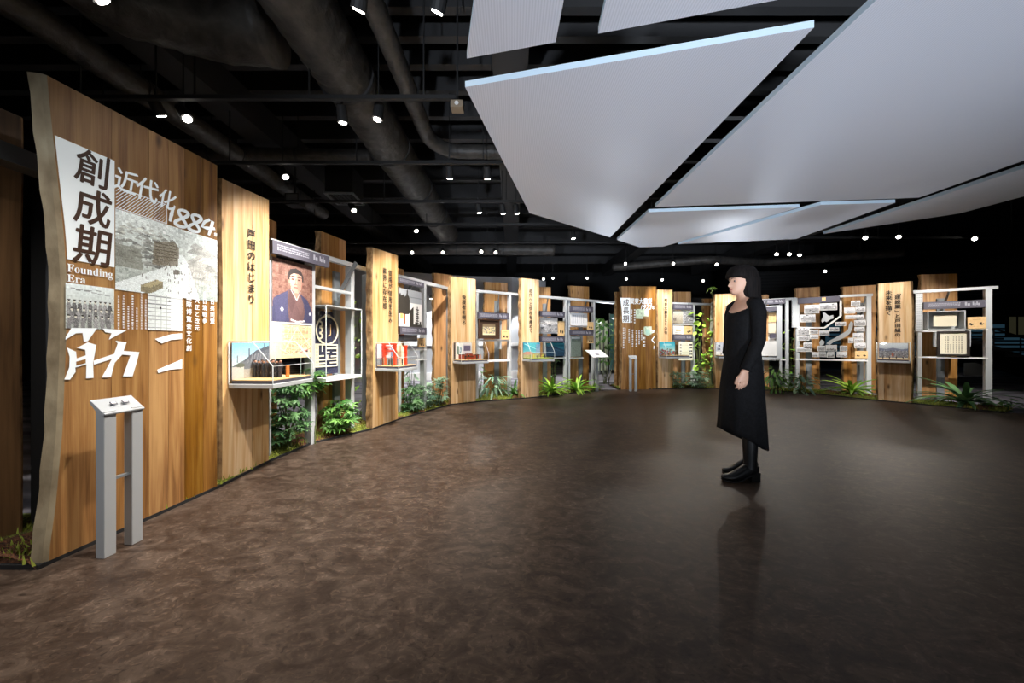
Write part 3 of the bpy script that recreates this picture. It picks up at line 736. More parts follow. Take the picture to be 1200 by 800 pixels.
# columns of small print (too small to read: rows of dabs)
def dabs(t, pl, cols, m, hmul=.62, wmul=.75, off=-.005, name='small_print'):
    bm = bmesh.new(); rr = random.Random(4)
    for px, y0, y1, n in cols:
        u = pl.u(px); za, zb_ = pl.z(px, y0), pl.z(px, y1); p = (za-zb_)/n
        for i in range(n):
            z = za-(i+.5)*p; w_ = p*wmul*rr.uniform(.7, 1.1)/2; h = p*hmul/2
            for a, b, c, d in ((-w_, -h*.9, w_, -h*.5), (-w_, h*.3, w_, h*.8), (-w_*.3, -h, w_*.15, h)):
                quad(bm, [(u+a, z+b), (u+c, z+b), (u+c, z+d), (u+a, z+d)], off)
    return stuff(obj(name, bm, m, t))
dabs(t1, pl1, [(138, 346, 386, 13), (144, 345, 385, 13), (149.5, 358, 386, 10), (154.5, 345, 386, 13), (159.5, 360, 386, 9), (165, 341, 386, 15), (170, 350, 386, 12)], M_PROJW)
letters(t1, pl1, '国際博覧会文化創', 220.5, 344, 412, M_PROJW, .02, fill=.85, sx=.9)
letters(t1, pl1, '大正と改元', 230, 348, 388, M_PROJW, .02, fill=.85, sx=.9)
letters(t1, pl1, '日清戦争', 239, 349, 380, M_PROJW, .02, fill=.85, sx=.9)
letters(t1, pl1, '日英同盟', 248, 350, 380, M_PROJW, .02, fill=.85, sx=.9)
# the huge cropped characters at the bottom, traced stroke by stroke
K = 210/1200
def cp(pts): return px_poly(pl1, [(60+x*K, 320+y*K) for x, y in pts])
for pg in [[(130, 366), (302, 368), (240, 455), (212, 460), (204, 400), (160, 402), (90, 445), (92, 425)],
           [(340, 370), (500, 382), (380, 445), (398, 402), (355, 395)],
           [(100, 498), (160, 525), (165, 570), (225, 550), (222, 512), (165, 500), (240, 462), (297, 480), (275, 600), (278, 700), (228, 704), (230, 610), (155, 632), (158, 660), (120, 712), (82, 712), (115, 630), (118, 560)],
           [(278, 585), (415, 540), (440, 470), (425, 452), (500, 462), (480, 520), (585, 528), (570, 590), (540, 690), (475, 690), (525, 550), (470, 545), (420, 600), (395, 695), (332, 698), (400, 575), (280, 612)],
           [(690, 440), (800, 408), (872, 402), (872, 440), (800, 446), (735, 470)],
           [(705, 645), (790, 610), (872, 575), (872, 638), (790, 645), (712, 668)]]:
    obj('lettering', flat(cp(pg), -.005), M_PROJW, t1)
    # a counter in the moon radical is cut by its own dark patch below
obj('lettering', flat(cp([(160, 592), (224, 575), (224, 602), (160, 618)]), -.0065), M_BIG, t1)

# growth era slab graphics
q = lambda x, y: (725+x*45/554, 345+y*65/800)
def r6(x0, y0, x1, y1): a, b = q(x0, y0), q(x1, y1); return pl6.u(a[0]), pl6.u(b[0]), pl6.z(a[0], b[1]), pl6.z(a[0], a[1])
u0, u1, z0, z1 = r6(22, 48, 165, 405)
obj('projected_column', flat([(u0, z1), (u1, z1), (u1, z0), (u0+.05, z0), (u0+.035, (z0+z1)/2)]), M_PROJW, t6)
letters(t6, pl6, '成長期', q(105, 0)[0], 350, 378, M_INKB, .02, sx=.9)
hlet(t6, pl6, '関東大震災', q(168, 0)[0], q(480, 0)[0], 349.8, 356, M_PROJW, .02)
hlet(t6, pl6, '1923', q(315, 0)[0], q(475, 0)[0], 356.5, 362.8, M_PROJW, .01, .3)
hlet(t6, pl6, '年', q(480, 0)[0], q(515, 0)[0], 358.5, 362.5, M_PROJW, .02)
for k, (x0, y0, x1, y1) in enumerate([(245, 210, 430, 350), (362, 460, 475, 595)]):
    u0, u1, z0, z1 = r6(x0, y0, x1, y1); A = Art(24, 20, (182, 196, 170)).noise(16, 3)
    if k: A.poly([(0, .2), (.5, 0), (1, .2), (1, .0), (0, 0)], (120, 90, 60)); A.ell(.5, .4, .3, .3, (160, 196, 180))
    else: A.rect(.6, 0, 1, .25, (130, 100, 66)); A.ell(.75, .65, .1, .2, (210, 216, 206))
    obj('projected_photograph', print_mesh(A, u0, u1, z0, z1, -.004), M_PROJ, t6)
dabs(t6, pl6, [(q(x, 0)[0], q(0, a)[1], q(0, b)[1], n) for x, a, b, n in [(185, 210, 410, 5), (230, 205, 420, 6), (95, 480, 640, 6), (150, 490, 700, 7), (200, 500, 760, 8), (255, 510, 760, 8), (295, 510, 720, 7), (330, 510, 660, 5), (70, 470, 780, 9), (365, 600, 760, 3), (500, 500, 560, 1)]], M_PROJW)
obj('lettering', brush([[(pl6.u(766.8), pl6.z(766.8, 394), .02), (pl6.u(763.8), pl6.z(764, 398), .03), (pl6.u(767), pl6.z(767, 402), .02)], [(pl6.u(764), pl6.z(764, 390), .03), (pl6.u(766), pl6.z(766, 387.5), .02)], [(pl6.u(766.5), pl6.z(766, 405), .02), (pl6.u(766), pl6.z(766, 409), .01)]]), M_PROJW, t6)

# rear slabs behind the frames, each with a grey steel backing post
def rear(label, A, B, H, backing=True, fr=(.3, .7), wood=None, HR=None, lean=True):
    t, pl = slab(label, A, B, H, wood or M_REAR, fr, wav(sum(map(ord, label)) % 97, .012, H), wav(len(label), .006, H), .06, None, HR, 'rear timber slabs', 'rear_slab')
    W = pl.L
    if backing:
        bm = boxes((W*.42, W*.42+.1, -.032, -.004, 0, 1.93)); obj('backing_post', bm, M_STEELD, t)
        bm = bmesh.new(); bar(bm, (W*.42+.05, -.03, 1.62), (W*.42+.05, -.3, 2.03), .05, .012, (1, 0, 0)); obj('brace', bm, M_STEELD, t)
    return t, pl
def at(px, Y): return Vector(((px-600)/F*Y, Y, 0))
rear('sliver of a rear slab showing right behind the first lettered slab', at(300, 3.35), at(325.5, 3.66), 2.36, False)
rear('rear slab standing behind the navy crest banner', at(375.5, 3.92), at(406, 4.32), 2.36)
rear('rear slab mostly hidden behind the two column lettered slab', at(455, 5.4), at(474, 5.75), 2.3)
rear('rear slab touching the left side of the fourth lettered slab', at(508.5, 6.0), at(531, 6.2), 2.3, False, (.5,))
rear('rear slab of three boards in front of the grey partition', at(567.5, 6.95), at(595, 7.05), 2.31)
rear('rear slab peeking out right of the fifth lettered slab', at(628, 7.5), at(646, 7.55), 2.3)
rear('rear slab behind the bay with the reading stand', at(668, 7.95), at(690.5, 8.1), 2.4)
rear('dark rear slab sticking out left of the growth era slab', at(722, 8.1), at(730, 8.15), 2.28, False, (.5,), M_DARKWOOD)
rear('rear slab behind the earthquake bay beside the slim slab', at(789, 8.7), at(810, 8.7), 2.37)
rear('rear slab next to the mossy trunk', at(824.5, 8.75), at(837, 8.75), 2.2, False, (.5,), M_BIG)
rear('rear slab just right of the person shoulder', at(880, 8.1), at(901.5, 8.0), 2.2, True, (.5,))
rear('rear slab behind the left half of the map display', at(931.5, 7.95), at(961.5, 7.75), 2.34)
rear('rear slab behind the right half of the map display', at(987.5, 7.5), at(1027, 7.25), 2.3)
rear('rear slab of four boards at the far right bay', at(1078.5, 6.75), at(1123, 6.5), 2.42, True, (.25, .5, .75), HR=2.39)
rear('brown rear slab at the far left picture edge', (-2.75, 1.0), (-2.655, 1.86), 2.3, False, (.35, .7), M_DARKWOOD)

# ================================================================= STEEL FRAMES
def frame(label, pl, posts, bars, depth=.06, rail=None, mt=None):
    "posts: (px, width, z0, z1, off); bars: (px0, px1, py measured at px0, thick, depth, name); rail: (px0, px1, z)"
    t = thing('steel_frame', label, 'steel frame', pl.A, pl.ang, 'grey steel display frames')
    for px, wd, z0, z1, off in posts:
        u = pl.u(px, off); bevel(obj('post', boxes((u-wd/2, u+wd/2, off, off+depth*1.5, z0, z1)), mt or M_STEEL, t), .003, 1)
    if rail:
        a, b, z = rail; obj('rail', boxes((pl.u(a), pl.u(b), .0, .06, z-.05, z)), mt or M_STEEL, t)
    for px0, px1, py, th, dp, nm in bars:
        z = pl.z(px0, py); obj(nm, boxes((pl.u(px0), pl.u(px1), -.002, dp, z-th, z)), M_WHITE if nm == 'shelf' else (mt or M_STEEL), t)
    return t
FA = PL((-2.26, 3.1), (-1.88, 4.4)); FB = PL((-1.62, 4.85), (-1.12, 5.95)); FC = PL((-.66, 6.32), (.12, 6.78)); FD = PL((.56, 7.0), (2.42, 8.1))
FE = PL((3.8, 8.3), (5.1, 8.6)); FF = PL((5.3, 8.2), (6.3, 7.6)); FG = PL((6.33, 7.6), (7.45, 7.05)); FH = PL((7.55, 6.5), (8.5, 5.85))
frame('steel frame holding the portrait and the navy banner case', FA, [(317, .02, 0, 2.0, 0), (367, .055, 0, 2.0, .0), (413.5, .06, 0, 2.0, .0)],
      [(318, 366, 376.5, .018, .16, 'shelf'), (368, 413, 333.5, .03, .06, 'crossbar')], rail=(318, 434, 2.05))
frame('steel frame holding the building silhouettes', FB, [(498.5, .055, 0, 2.0, 0), (469, .05, 0, 1.9, .1)],
      [(487, 500, 409, .02, .14, 'shelf'), (487, 500, 421, .02, .14, 'shelf'), (468, 498, 398, .02, .14, 'shelf')], rail=(467, 526, 2.05))
frame('grey post and rail left of the fourth lettered slab', PL((-1.22, 5.98), (-1.05, 6.2)), [(525, .07, 0, 2.03, .05)], [], rail=(520, 531, 2.06), mt=M_STEELD)
frame('grey post standing behind the two column lettered slab', PL((-1.98, 4.45), (-1.8, 4.75)), [(432, .08, 0, 1.98, .0)], [], mt=M_STEELD)
frame('white steel frame holding the dark framed picture', FC, [(559.5, .045, 0, 2.02, 0), (587, .035, .95, 1.5, 0), (598, .045, 0, 2.02, 0)],
      [(560, 598, 397.5, .03, .14, 'shelf'), (560, 598, 422.5, .03, .14, 'shelf')], rail=(557, 611, 2.06))
frame('steel frame holding the blue picture, beside the fifth lettered slab', FD, [(664, .05, 0, 2.03, 0), (667.5, .04, 0, 1.99, .03), (696.5, .055, 0, 2.03, 0)],
      [(632, 662, 389, .025, .14, 'shelf'), (640, 663, 419, .03, .14, 'shelf'), (668, 689, 381.5, .02, .14, 'shelf'), (668, 684, 419, .025, .14, 'shelf')], rail=(631, 721, 2.05))
frame('steel frame holding the earthquake photographs', FE, [(813.5, .055, 0, 2.02, 0), (789.5, .03, .9, 2.0, .02)],
      [(789, 812, 379, .03, .14, 'shelf'), (789, 812, 397.5, .02, .12, 'shelf')], rail=(788, 838, 2.06))
frame('steel frame of the white showcase behind the person', FF, [(915, .045, .3, 1.95, 0), (922.5, .06, 0, 2.06, 0), (885, .05, 0, 1.9, 0)],
      [(886, 921, 420, .03, .3, 'shelf')], rail=(880, 933, 2.08))
frame('steel frame around the map display', FG, [(935, .06, 0, 2.02, 0), (1018.5, .075, 0, 2.08, 0)],
      [(933, 1017, 420, .035, .1, 'shelf')], rail=(984, 1023, 2.09))
frame('steel frame at the right end of the ring with the certificate', FH, [(1078, .055, 0, 2.0, 0), (1097, .03, 1.0, 1.3, 0), (1136.5, .03, 1.0, 1.36, 0), (1159, .075, 0, 2.03, 0)],
      [(1074, 1131, 387, .03, .18, 'shelf'), (1132, 1158, 385.5, .02, .12, 'shelf'), (1076, 1158, 417.5, .025, .14, 'shelf')], rail=(1062, 1170, 2.06))
# a grey rail and a dark upright put in for the dark gap by the left slab
t = thing('steel_frame', 'grey steel channel in front of the rear slab at the far left', 'steel frame', (-2.55, .9, 0), 0, 'grey steel display frames')
obj('rail', boxes((-.06, .05, -.1, 1.15, 1.98, 2.07)), M_STEELD, t); obj('post', boxes((-.2, -.06, 1.05, 1.15, 0, 2.0)), M_BEAM, t)

# ================================================================= PANELS AND PICTURES ON THE FRAMES
def mount(pl, name, label, cat, x0, x1, yt, yb, off=0, group=None):
    "an Empty at the lower middle of a pixel rectangle on a plane; children use plane coordinates through pc()"
    u0, u1, z0, z1 = pl.rect(x0, x1, yt, yb, off); uc = (u0+u1)/2
    t = thing(name, label, cat, pl.P(uc, off, z0), pl.ang, group)
    return t, (u0-uc, u1-uc, z1-z0)
def title_panel(pl, x0, x1, yt, yb, label, off=-.06, depth=.05, split=None):
    t, (a, b, h) = mount(pl, 'title_panel', label, 'title panel', x0, x1, yt, yb, off, 'dark title panels')
    obj('board', boxes((a, b, 0, depth, 0, h)), M_SLATE, t)
    bm = bmesh.new(); W = b-a; rr = random.Random(x0)
    for r in range(3):                                   # rows of print too small to read
        x = a+W*.07
        while x < a+W*.6:
            l = W*rr.uniform(.012, .03); z = h*(.66-.17*r); quad(bm, [(x, z), (x+l, z), (x+l, z+h*.1), (x, z+h*.1)], -.0015); x += l+W*.008
    for x, w_ in ((.68, .08), (.8, .05), (.86, .05)):
        quad(bm, [(a+W*x, h*.34), (a+W*(x+w_*.4), h*.34), (a+W*(x+w_*.4), h*.78), (a+W*x, h*.78)], -.0015)
        quad(bm, [(a+W*(x+w_*.5), h*.3), (a+W*(x+w_), h*.3), (a+W*(x+w_), h*.6), (a+W*(x+w_*.5), h*.6)], -.0015)
    stuff(obj('small_print', bm, M_GREYINK, t))
    return t
def picture(pl, x0, x1, yt, yb, art, label, cat='picture', off=0, depth=.02, name='picture_panel', edge=None, group=None, frame_w=0, frame_m=None, m=None, inset=0):
    t, (a, b, h) = mount(pl, name, label, cat, x0, x1, yt, yb, off, group)
    obj('board', boxes((a, b, 0.001, depth, 0, h)), edge or M_WHITE, t)
    f = frame_w
    if f:
        bm = boxes((a, b, -.02, .001, 0, f), (a, b, -.02, .001, h-f, h), (a, a+f, -.02, .001, f, h-f), (b-f, b, -.02, .001, f, h-f)); obj('picture_frame', bm, frame_m, t)
    i = f or inset
    obj('print', print_mesh(art, a+i, b-i, i, h-i, -.0006), m or M_PRINT, t)
    return t, (a, b, h)

title_panel(FA, 319.5, 386, 280.5, 296, 'dark title panel directly above the painted portrait')
title_panel(FB, 466.5, 497, 324, 330.5, 'dark title panel above the building silhouettes')
title_panel(FB, 469, 500, 382, 391, 'dark title panel under the building silhouettes', -.1)
title_panel(FC, 560.5, 596.5, 365.5, 372.8, 'dark title panel above the dark framed picture')
title_panel(FD, 633, 662, 364, 370.5, 'upper dark title panel right of the fifth lettered slab')
title_panel(FD, 633, 662, 394, 400.8, 'dark title panel directly above the blue picture')
title_panel(FD, 669, 695, 358, 365, 'upper dark title panel in the bay with the reading stand')
title_panel(FD, 669, 695, 386.5, 392.5, 'lower dark title panel in the bay with the reading stand')
title_panel(FE, 789, 812, 356, 362.5, 'upper dark title panel of the earthquake bay')
title_panel(FE, 789, 812, 391.5, 398.5, 'lower dark title panel of the earthquake bay')
title_panel(FF, 884, 920.5, 351.5, 357.2, 'dark title panel right behind the person shoulder')
title_panel(FH, 1082.5, 1155, 354, 362.5, 'long dark title panel at the right end of the ring')

# portrait
A = Art(84, 112, (128, 92, 80)); A.noise(9, 6).noise(7, 2)
A.poly([(-.02, 0), (.02, .36), (.18, .44), (.4, .53), (.64, .5), (.86, .40), (1.0, .2), (1.02, 0)], (62, 62, 92))
A.poly([(.02, .36), (.2, .43), (.4, .53), (.4, .44), (.3, 0), (.1, 0)], (74, 74, 106), .6)
A.poly([(.36, .52), (.44, .52), (.56, .4), (.66, .5), (.8, .2), (.74, .0), (.4, .0), (.36, .2)], (104, 78, 78))
A.poly([(.40, .53), (.54, .33), (.46, .14), (.36, .3)], (88, 64, 66), .8); A.poly([(.66, .5), (.56, .32), (.7, .12), (.78, .3)], (118, 90, 88), .7)
A.poly([(.5, .52), (.64, .53), (.63, .42), (.58, .36), (.5, .46)], (176, 128, 110))
A.line(.44, .53, .58, .37, .008, (206, 200, 204)); A.line(.67, .51, .58, .37, .008, (190, 184, 190))
A.ell(.56, .7, .165, .165, (206, 160, 142)); A.poly([(.4, .7), (.43, .56), (.52, .49), (.62, .49), (.7, .57), (.725, .7)], (204, 156, 138))
A.ell(.49, .72, .08, .12, (226, 186, 168), .6); A.poly([(.6, .82), (.73, .74), (.71, .6), (.63, .5), (.6, .56)], (170, 120, 104), .6)
A.ell(.39, .68, .022, .05, (186, 136, 118)); A.ell(.735, .68, .02, .05, (150, 104, 92))
A.poly([(.375, .7), (.37, .8), (.42, .87), (.56, .9), (.7, .86), (.755, .78), (.745, .68), (.715, .7), (.7, .79), (.62, .81), (.5, .81), (.42, .77), (.4, .7)], (50, 42, 42))
for x in (.48, .64):
    A.line(x-.05, .755, x+.045, .757, .008, (70, 50, 46)); A.ell(x, .715, .035, .011, (70, 48, 44)); A.line(x-.04, .7, x+.035, .702, .004, (150, 104, 92))
A.line(.56, .72, .545, .635, .008, (176, 124, 108)); A.line(.52, .628, .59, .63, .008, (150, 98, 86)); A.line(.505, .58, .6, .582, .010, (150, 84, 80)); A.line(.52, .555, .58, .556, .006, (172, 122, 106))
A.ell(.22, .2, .036, .03, (206, 208, 220)); A.ell(.93, .16, .02, .03, (206, 208, 220))
A.line(.44, .04, .58, .012, .014, (224, 220, 220)); A.line(.58, .012, .78, .03, .014, (224, 220, 220))
A.noise(4, 1)
picture(FA, 319, 366, 300.5, 376, A, 'painted portrait of a man in a dark blue kimono', 'portrait', .0, .04, 'portrait', M_WHITE)
# cream map panel
A = Art(80, 72, (238, 214, 168)); A.noise(3, 3)
m = ((A.X > .22) & (A.X < .98) & (A.Y > .06) & (A.Y < .97)); rr = A.r
for i in range(26):
    for j in range(22):
        x, y = .24+i*.029, .12+j*.039
        if rr.rand() < .82: A.rect(x, y, x+.024, y+.03, (190-rr.randint(40), 164-rr.randint(40), 124-rr.randint(30)), .8)
for p in [(.3, .2, .62, .95), (.45, .1, .95, .62), (.3, .55, .7, .3), (.6, .95, .98, .3), (.2, .3, .5, .05), (.7, .3, .98, .12)]: A.line(*p, .012, (246, 228, 190))
A.poly([(.6, .12), (.74, .3), (.9, .26), (.98, .1), (.8, .02)], (226, 208, 190)); A.ell(.86, .2, .035, .035, (80, 60, 60)); A.line(.7, .16, .95, .28, .01, (226, 110, 100)); A.poly([(.22, .02), (.22, .12), (.6, .02)], (206, 204, 150), .7)
picture(FA, 317.5, 365.5, 379.5, 420.5, A, 'cream street map panel below the portrait', 'map', -.0, .03, 'street_map')

# navy banner case
U = lambda x: FA.u(x, .08)
bu0, bu1 = FA.u(371.5), FA.u(414); bz0, bz1 = .66, 1.47
tb = thing('banner_case', 'tall clear case with white base holding the navy crest banner', 'display case', FA.P((bu0+bu1)/2, 0, bz0), FA.ang)
hw = (bu1-bu0)/2; hh = bz1-bz0
obj('base_tray', boxes((-hw, hw, -.12, .22, 0, .03)), M_WHITE, tb)
obj('top_lid', boxes((-hw, hw, -.12, .22, hh, hh+.012)), M_STEEL, tb)
bm = bmesh.new()
for (x0, y0, x1, y1) in [(-hw, -.12, hw, -.12), (hw, -.12, hw, .22), (-hw, .22, -hw, -.12)]:
    bm.faces.new([bm.verts.new(p) for p in [(x0, y0, .03), (x1, y1, .03), (x1, y1, hh), (x0, y0, hh)]])
obj('clear_cover', bm, M_CLEAR, tb)
bm = bmesh.new()
for x, y in ((-hw, -.12), (hw, -.12), (hw, .22), (-hw, .22)): box(bm, x-.003, x+.003, y-.003, y+.003, .03, hh)
obj('cover_edge', bm, M_AEDGE, tb)
obj('back_board', boxes((-hw+.01, hw*.45, .185, .2, .03, hh)), M_SLATE, tb)
# banner
bw = hw*.66; t = thing('crest_banner', 'navy cloth banner with a white ring crest and square seal characters', 'banner', FA.P((bu0+bu1)/2-hw*.3, .06, bz0+.06), FA.ang)
bm = bmesh.new(); n = 10
bhh = hh-.10
rows = []
for k in range(13):
    z = bhh*k/12; tap = 1 if z < bhh*.62 else 1-.55*(z/bhh-.62)/.38
    rows.append([bm.verts.new(((i/n*2-1)*bw*tap, .008*math.sin(i*1.4+k*.2), z)) for i in range(n+1)])
for a, b in zip(rows, rows[1:]):
    for i in range(n): bm.faces.new((a[i], a[i+1], b[i+1], b[i]))
obj('cloth', bm_mesh(bm, 'cloth', True), M_NAVY, t)
def stroke_mesh(segs, wd, y=-.014):
    bm = bmesh.new()
    for x0, z0, x1, z1 in segs:
        d = Vector((x1-x0, z1-z0)); d.normalize(); nx, nz = -d.y*wd/2, d.x*wd/2
        quad(bm, [(x0+nx, z0+nz), (x1+nx, z1+nz), (x1-nx, z1-nz), (x0-nx, z0-nz)], y)
    return bm
cz = bhh*.70; R = bw*.88
seg = [(R*math.cos(a)*.98, cz+R*1.02*math.sin(a), R*math.cos(a+.3)*.98, cz+R*1.02*math.sin(a+.3)) for a in [i*.2618 for i in range(24)]]
for k in range(3):                                        # scallops down the left side of the crest
    c0 = cz+R*(.42-.42*k)
    for i in range(7):
        a0, a1 = PI*.5-i*PI/7, PI*.5-(i+1)*PI/7
        seg.append((-R*.72+R*.26*math.cos(a0), c0+R*.2*math.sin(a0), -R*.72+R*.26*math.cos(a1), c0+R*.2*math.sin(a1)))
obj('crest', stroke_mesh(seg, .02), M_CREAMC, t)
obj('crest_hook', stroke_mesh([(R*.28, cz+R*.42, R*.28, cz-R*.32), (R*.28, cz-R*.32, R*.05, cz-R*.42)], .012, -.0145), M_TAN, t)
obj('crest_glyph', stroke_mesh([(-R*.38, cz+R*.6, -R*.38, cz-R*.62), (-R*.05, cz+R*.55, -R*.05, cz-R*.3), (R*.55, cz+R*.42, R*.55, cz-R*.45), (-R*.1, cz+R*.52, R*.62, cz+R*.5)], .03, -.0135), M_NAVY, t)
zs_ = bhh*.42; S = [(-1.1, 1, .95, .96), (-1, 1, -1, -.05), (-.8, 1, -.8, -.05), (.9, .96, .9, -.05), (-1, -.02, .9, -.04), (-.45, .98, -.45, .66), (-.1, .8, .9, .8), (-.1, .62, .2, .62), (.45, .6, .9, .6), (-.8, .46, -.3, .46),
     (0, .5, 0, .3), (.3, .42, .9, .42), (-1, .28, .9, .28), (-.8, .12, -.2, .12), (.2, .12, .9, .12)]+[(-1.1, .9-.16*k, -.8, .9-.16*k) for k in range(6)]
obj('seal_character', stroke_mesh([(a*bw*.9, .10+b*(zs_-.06), c*bw*.9, .10+d*(zs_-.06)) for a, b, c, d in S], .017), M_CREAMC, t)
bm = bmesh.new()
for z in (bhh+.005, bhh-.05):
    for s in (-1, 1): tube(bm, [(s*.02+.018*math.cos(a), -.012, z+.012*math.sin(a)) for a in [i*.7 for i in range(10)]], .005, 5)
tube(bm, [(0, -.01, bhh-.05), (0, -.01, bhh+.04)], .004, 5); obj('white_cord', bm, M_CREAMC, t)

# building silhouettes panel
A = Art(72, 84, (226, 226, 222)); A.rect(.0, .66, 1, 1, (150, 154, 158)); A.rect(.46, .8, 1, .82, (118, 122, 128))
d = (44, 40, 34)
A.poly([(0, .34), (0, .84), (.06, .88), (.1, .82), (.2, .86), (.24, .8), (.3, .84), (.33, .98), (.37, 1), (.38, .86), (.44, .8), (.46, .7), (.46, .4), (.4, .34)], d)
A.rect(.36, .2, .44, .34, (240, 240, 236)); A.rect(.06, .22, .16, .36, (220, 176, 104)); A.rect(.18, .1, .28, .34, (150, 92, 56)); A.rect(.28, .1, .36, .34, (236, 236, 236))
A.poly([(.44, .0), (.44, .44), (.62, .56), (.62, 0)], d)
for i in range(7): A.line(.74+.02*(i % 2), .5-i*.06, .86, .49-i*.06, .016, d)
A.line(.8, .56, .8, .1, .018, d); A.rect(.62, 0, 1, .1, d); A.rect(.7, .1, .78, .16, d); A.rect(.9, .1, .97, .18, d)
picture(FB, 467.5, 494, 337, 383, A, 'white panel with black silhouettes of old buildings', 'picture', -.03, .03, 'silhouette_panel')
A = Art(30, 20, (126, 128, 136)); A.rect(0, .7, .3, 1, (110, 60, 60)); A.rect(.3, .2, .9, .9, (160, 164, 172)); A.noise(5)
picture(FB, 467, 489, 391.5, 399, A, 'small grey photograph strip under the lower silhouette title panel', 'photograph', -.02, .02, 'photograph')
def tan_card(pl, x0, x1, yt, yb, label, spots=((.35, .3), (.7, .28)), off=-.02):
    A = Art(30, 26, (226, 190, 136)).noise(3, 3)
    A.line(.3, .78, .7, .8, .02, (170, 130, 86))
    for x, y in spots: A.ell(x, y, .12, .12, (44, 34, 26)); A.ell(x+.07, y+.06, .06, .05, (226, 190, 136))
    return picture(pl, x0, x1, yt, yb, A, label, 'information card', off, .03, 'information_card', M_TAN, 'tan information cards')
tan_card(FB, 491, 498.5, 396, 407, 'tan card with two dark spots beside the orange gate case')
tan_card(FC, 587.5, 597, 386, 397.5, 'tan card right of the dark framed picture')
tan_card(FD, 654.5, 661.5, 376, 393, 'tan card right of the street photograph, above the blue picture')
tan_card(FD, 688.5, 695.5, 377, 386, 'upper tan card beside the pale plan photograph')
tan_card(FD, 688.5, 695.5, 393, 402, 'lower tan card above the reading stand')
tan_card(FE, 801.5, 811.5, 382, 391.5, 'tan card below the dark earthquake photographs', ((.5, .3), (.7, .4)))
tan_card(FH, 1134, 1156, 371.5, 385, 'wide tan card with two dark leaf shapes at far right', ((.2, .4), (.74, .42)))

# dark framed picture
A = Art(48, 40, (208, 190, 150)); A.rect(0, .75, 1, 1, (120, 104, 80)); A.rect(.0, 0, 1, .12, (230, 214, 176))
for i in range(70): A.ell(A.r.rand(), .15+A.r.rand()*.55, .03, .06, (A.r.randint(70, 190),)*2+(110,), .8)
t, (a, b, h) = picture(FC, 560.5, 585, 373.5, 396.8, Art(4, 4, (58, 40, 26)), 'old group photograph in a wide dark brown frame', 'framed picture', -.03, .03, 'framed_picture', M_INKB, frame_w=.02, frame_m=M_INKB)
obj('inner_print', print_mesh(A, a+(b-a)*.2, b-(b-a)*.2, h*.2, h*.74, -.003), M_PRINT, t)

def photo_art(seed, sky=(224, 226, 228), w=36, h=28, hor=.5, dark=70, n=40):
    A = Art(w, h, sky); A.r = np.random.RandomState(seed); A.rect(0, 0, 1, hor, (150, 150, 150))
    for _ in range(n):
        x, y = A.r.rand(), A.r.rand()*hor*1.25; k = A.r.randint(dark, 215); s = .03+.07*A.r.rand()
        A.poly([(x-s, y-s*.6), (x-s, y+s), (x, y+s*1.5), (x+s, y+s), (x+s, y-s*.6)], (k, k, k+3), .8)
    return A.noise(9)
A = photo_art(3, (214, 212, 210)); A.rect(0, .55, 1, .6, (180, 176, 172)); A.noise(8)
picture(FD, 633, 653.5, 371.5, 389, A, 'black and white street photograph under a title panel', 'photograph', -.02, .02, 'photograph')
A = Art(44, 30, (24, 60, 86)); A.grad((16, 34, 50), (46, 132, 150)); A.poly([(0, .0), (0, .75), (.3, .8), (.7, .6), (1, .45), (1, 0)], (24, 52, 74)); A.line(0, .72, .45, .78, .02, (70, 110, 130)); A.line(.3, .6, 1, .3, .02, (44, 82, 104)); A.noise(5)
picture(FD, 640, 661.5, 401.5, 417.5, A, 'dark blue green picture of a curved dam like shape', 'picture', -.02, .02, 'picture_panel', M_STEEL)
A = Art(44, 34, (236, 236, 236)); [A.line(.1+i*.09, .2, .1+i*.09, .85, .012, (170, 172, 178)) for i in range(9)]; [A.line(.05, .2+i*.12, .95, .2+i*.12, .008, (186, 188, 194)) for i in range(6)]; A.noise(5)
picture(FD, 669, 688.3, 366, 381, A, 'pale plan drawing below the title panel of the reading stand bay', 'picture', -.02, .02, 'picture_panel')
A = Art(24, 44, (112, 124, 114)); A.noise(7); A.rect(.1, .86, .9, .96, (206, 210, 206))
picture(FD, 669, 680.8, 393.5, 418, A, 'tall grey green panel left of the reading stand', 'picture', -.02, .02, 'picture_panel', M_STEEL)
A = Art(22, 34, (204, 198, 178)); A.grad((150, 140, 120), (216, 212, 196)).rect(0, .2, .3, .45, (120, 110, 100)).noise(8)
picture(FE, 789, 800, 363.5, 378.6, A, 'beige faded photograph in the earthquake bay', 'photograph', -.02, .02, 'photograph')
picture(FE, 800.5, 812, 363.5, 371, photo_art(5, (230, 230, 230), 30, 20, .7, 20), 'upper dark ruin photograph in the earthquake bay', 'photograph', -.02, .02, 'photograph')
picture(FE, 800.5, 812, 371.3, 378.6, photo_art(6, (224, 226, 230), 30, 20, .8, 60), 'lower ruin photograph in the earthquake bay', 'photograph', -.02, .02, 'photograph')
A = Art(36, 36, (238, 234, 226)); A.rect(.25, .55, .75, .72, (196, 176, 140)); A.rect(.2, .2, .8, .35, (200, 170, 130)); A.rect(.2, .44, .8, .48, (90, 90, 90))
picture(FE, 789, 801, 381.5, 396.5, A, 'white card with two tan pictures in the earthquake bay', 'information card', -.02, .02, 'information_card')
A = Art(48, 44, (234, 230, 204)); A.noise(2)
for i in range(5): A.rect(.76, .12+i*.17, .97, .2+i*.17, (70, 60, 70)); A.rect(.05, .12+i*.17, .16, .2+i*.17, (150, 146, 130))
for i in range(12): A.line(.2, .1+i*.07, .7, .1+i*.07, .008, (206, 202, 178))
picture(FE, 796, 811.5, 400.5, 422, A, 'cream text panel right of the crowd backdrop case', 'information card', -.06, .02, 'information_card')

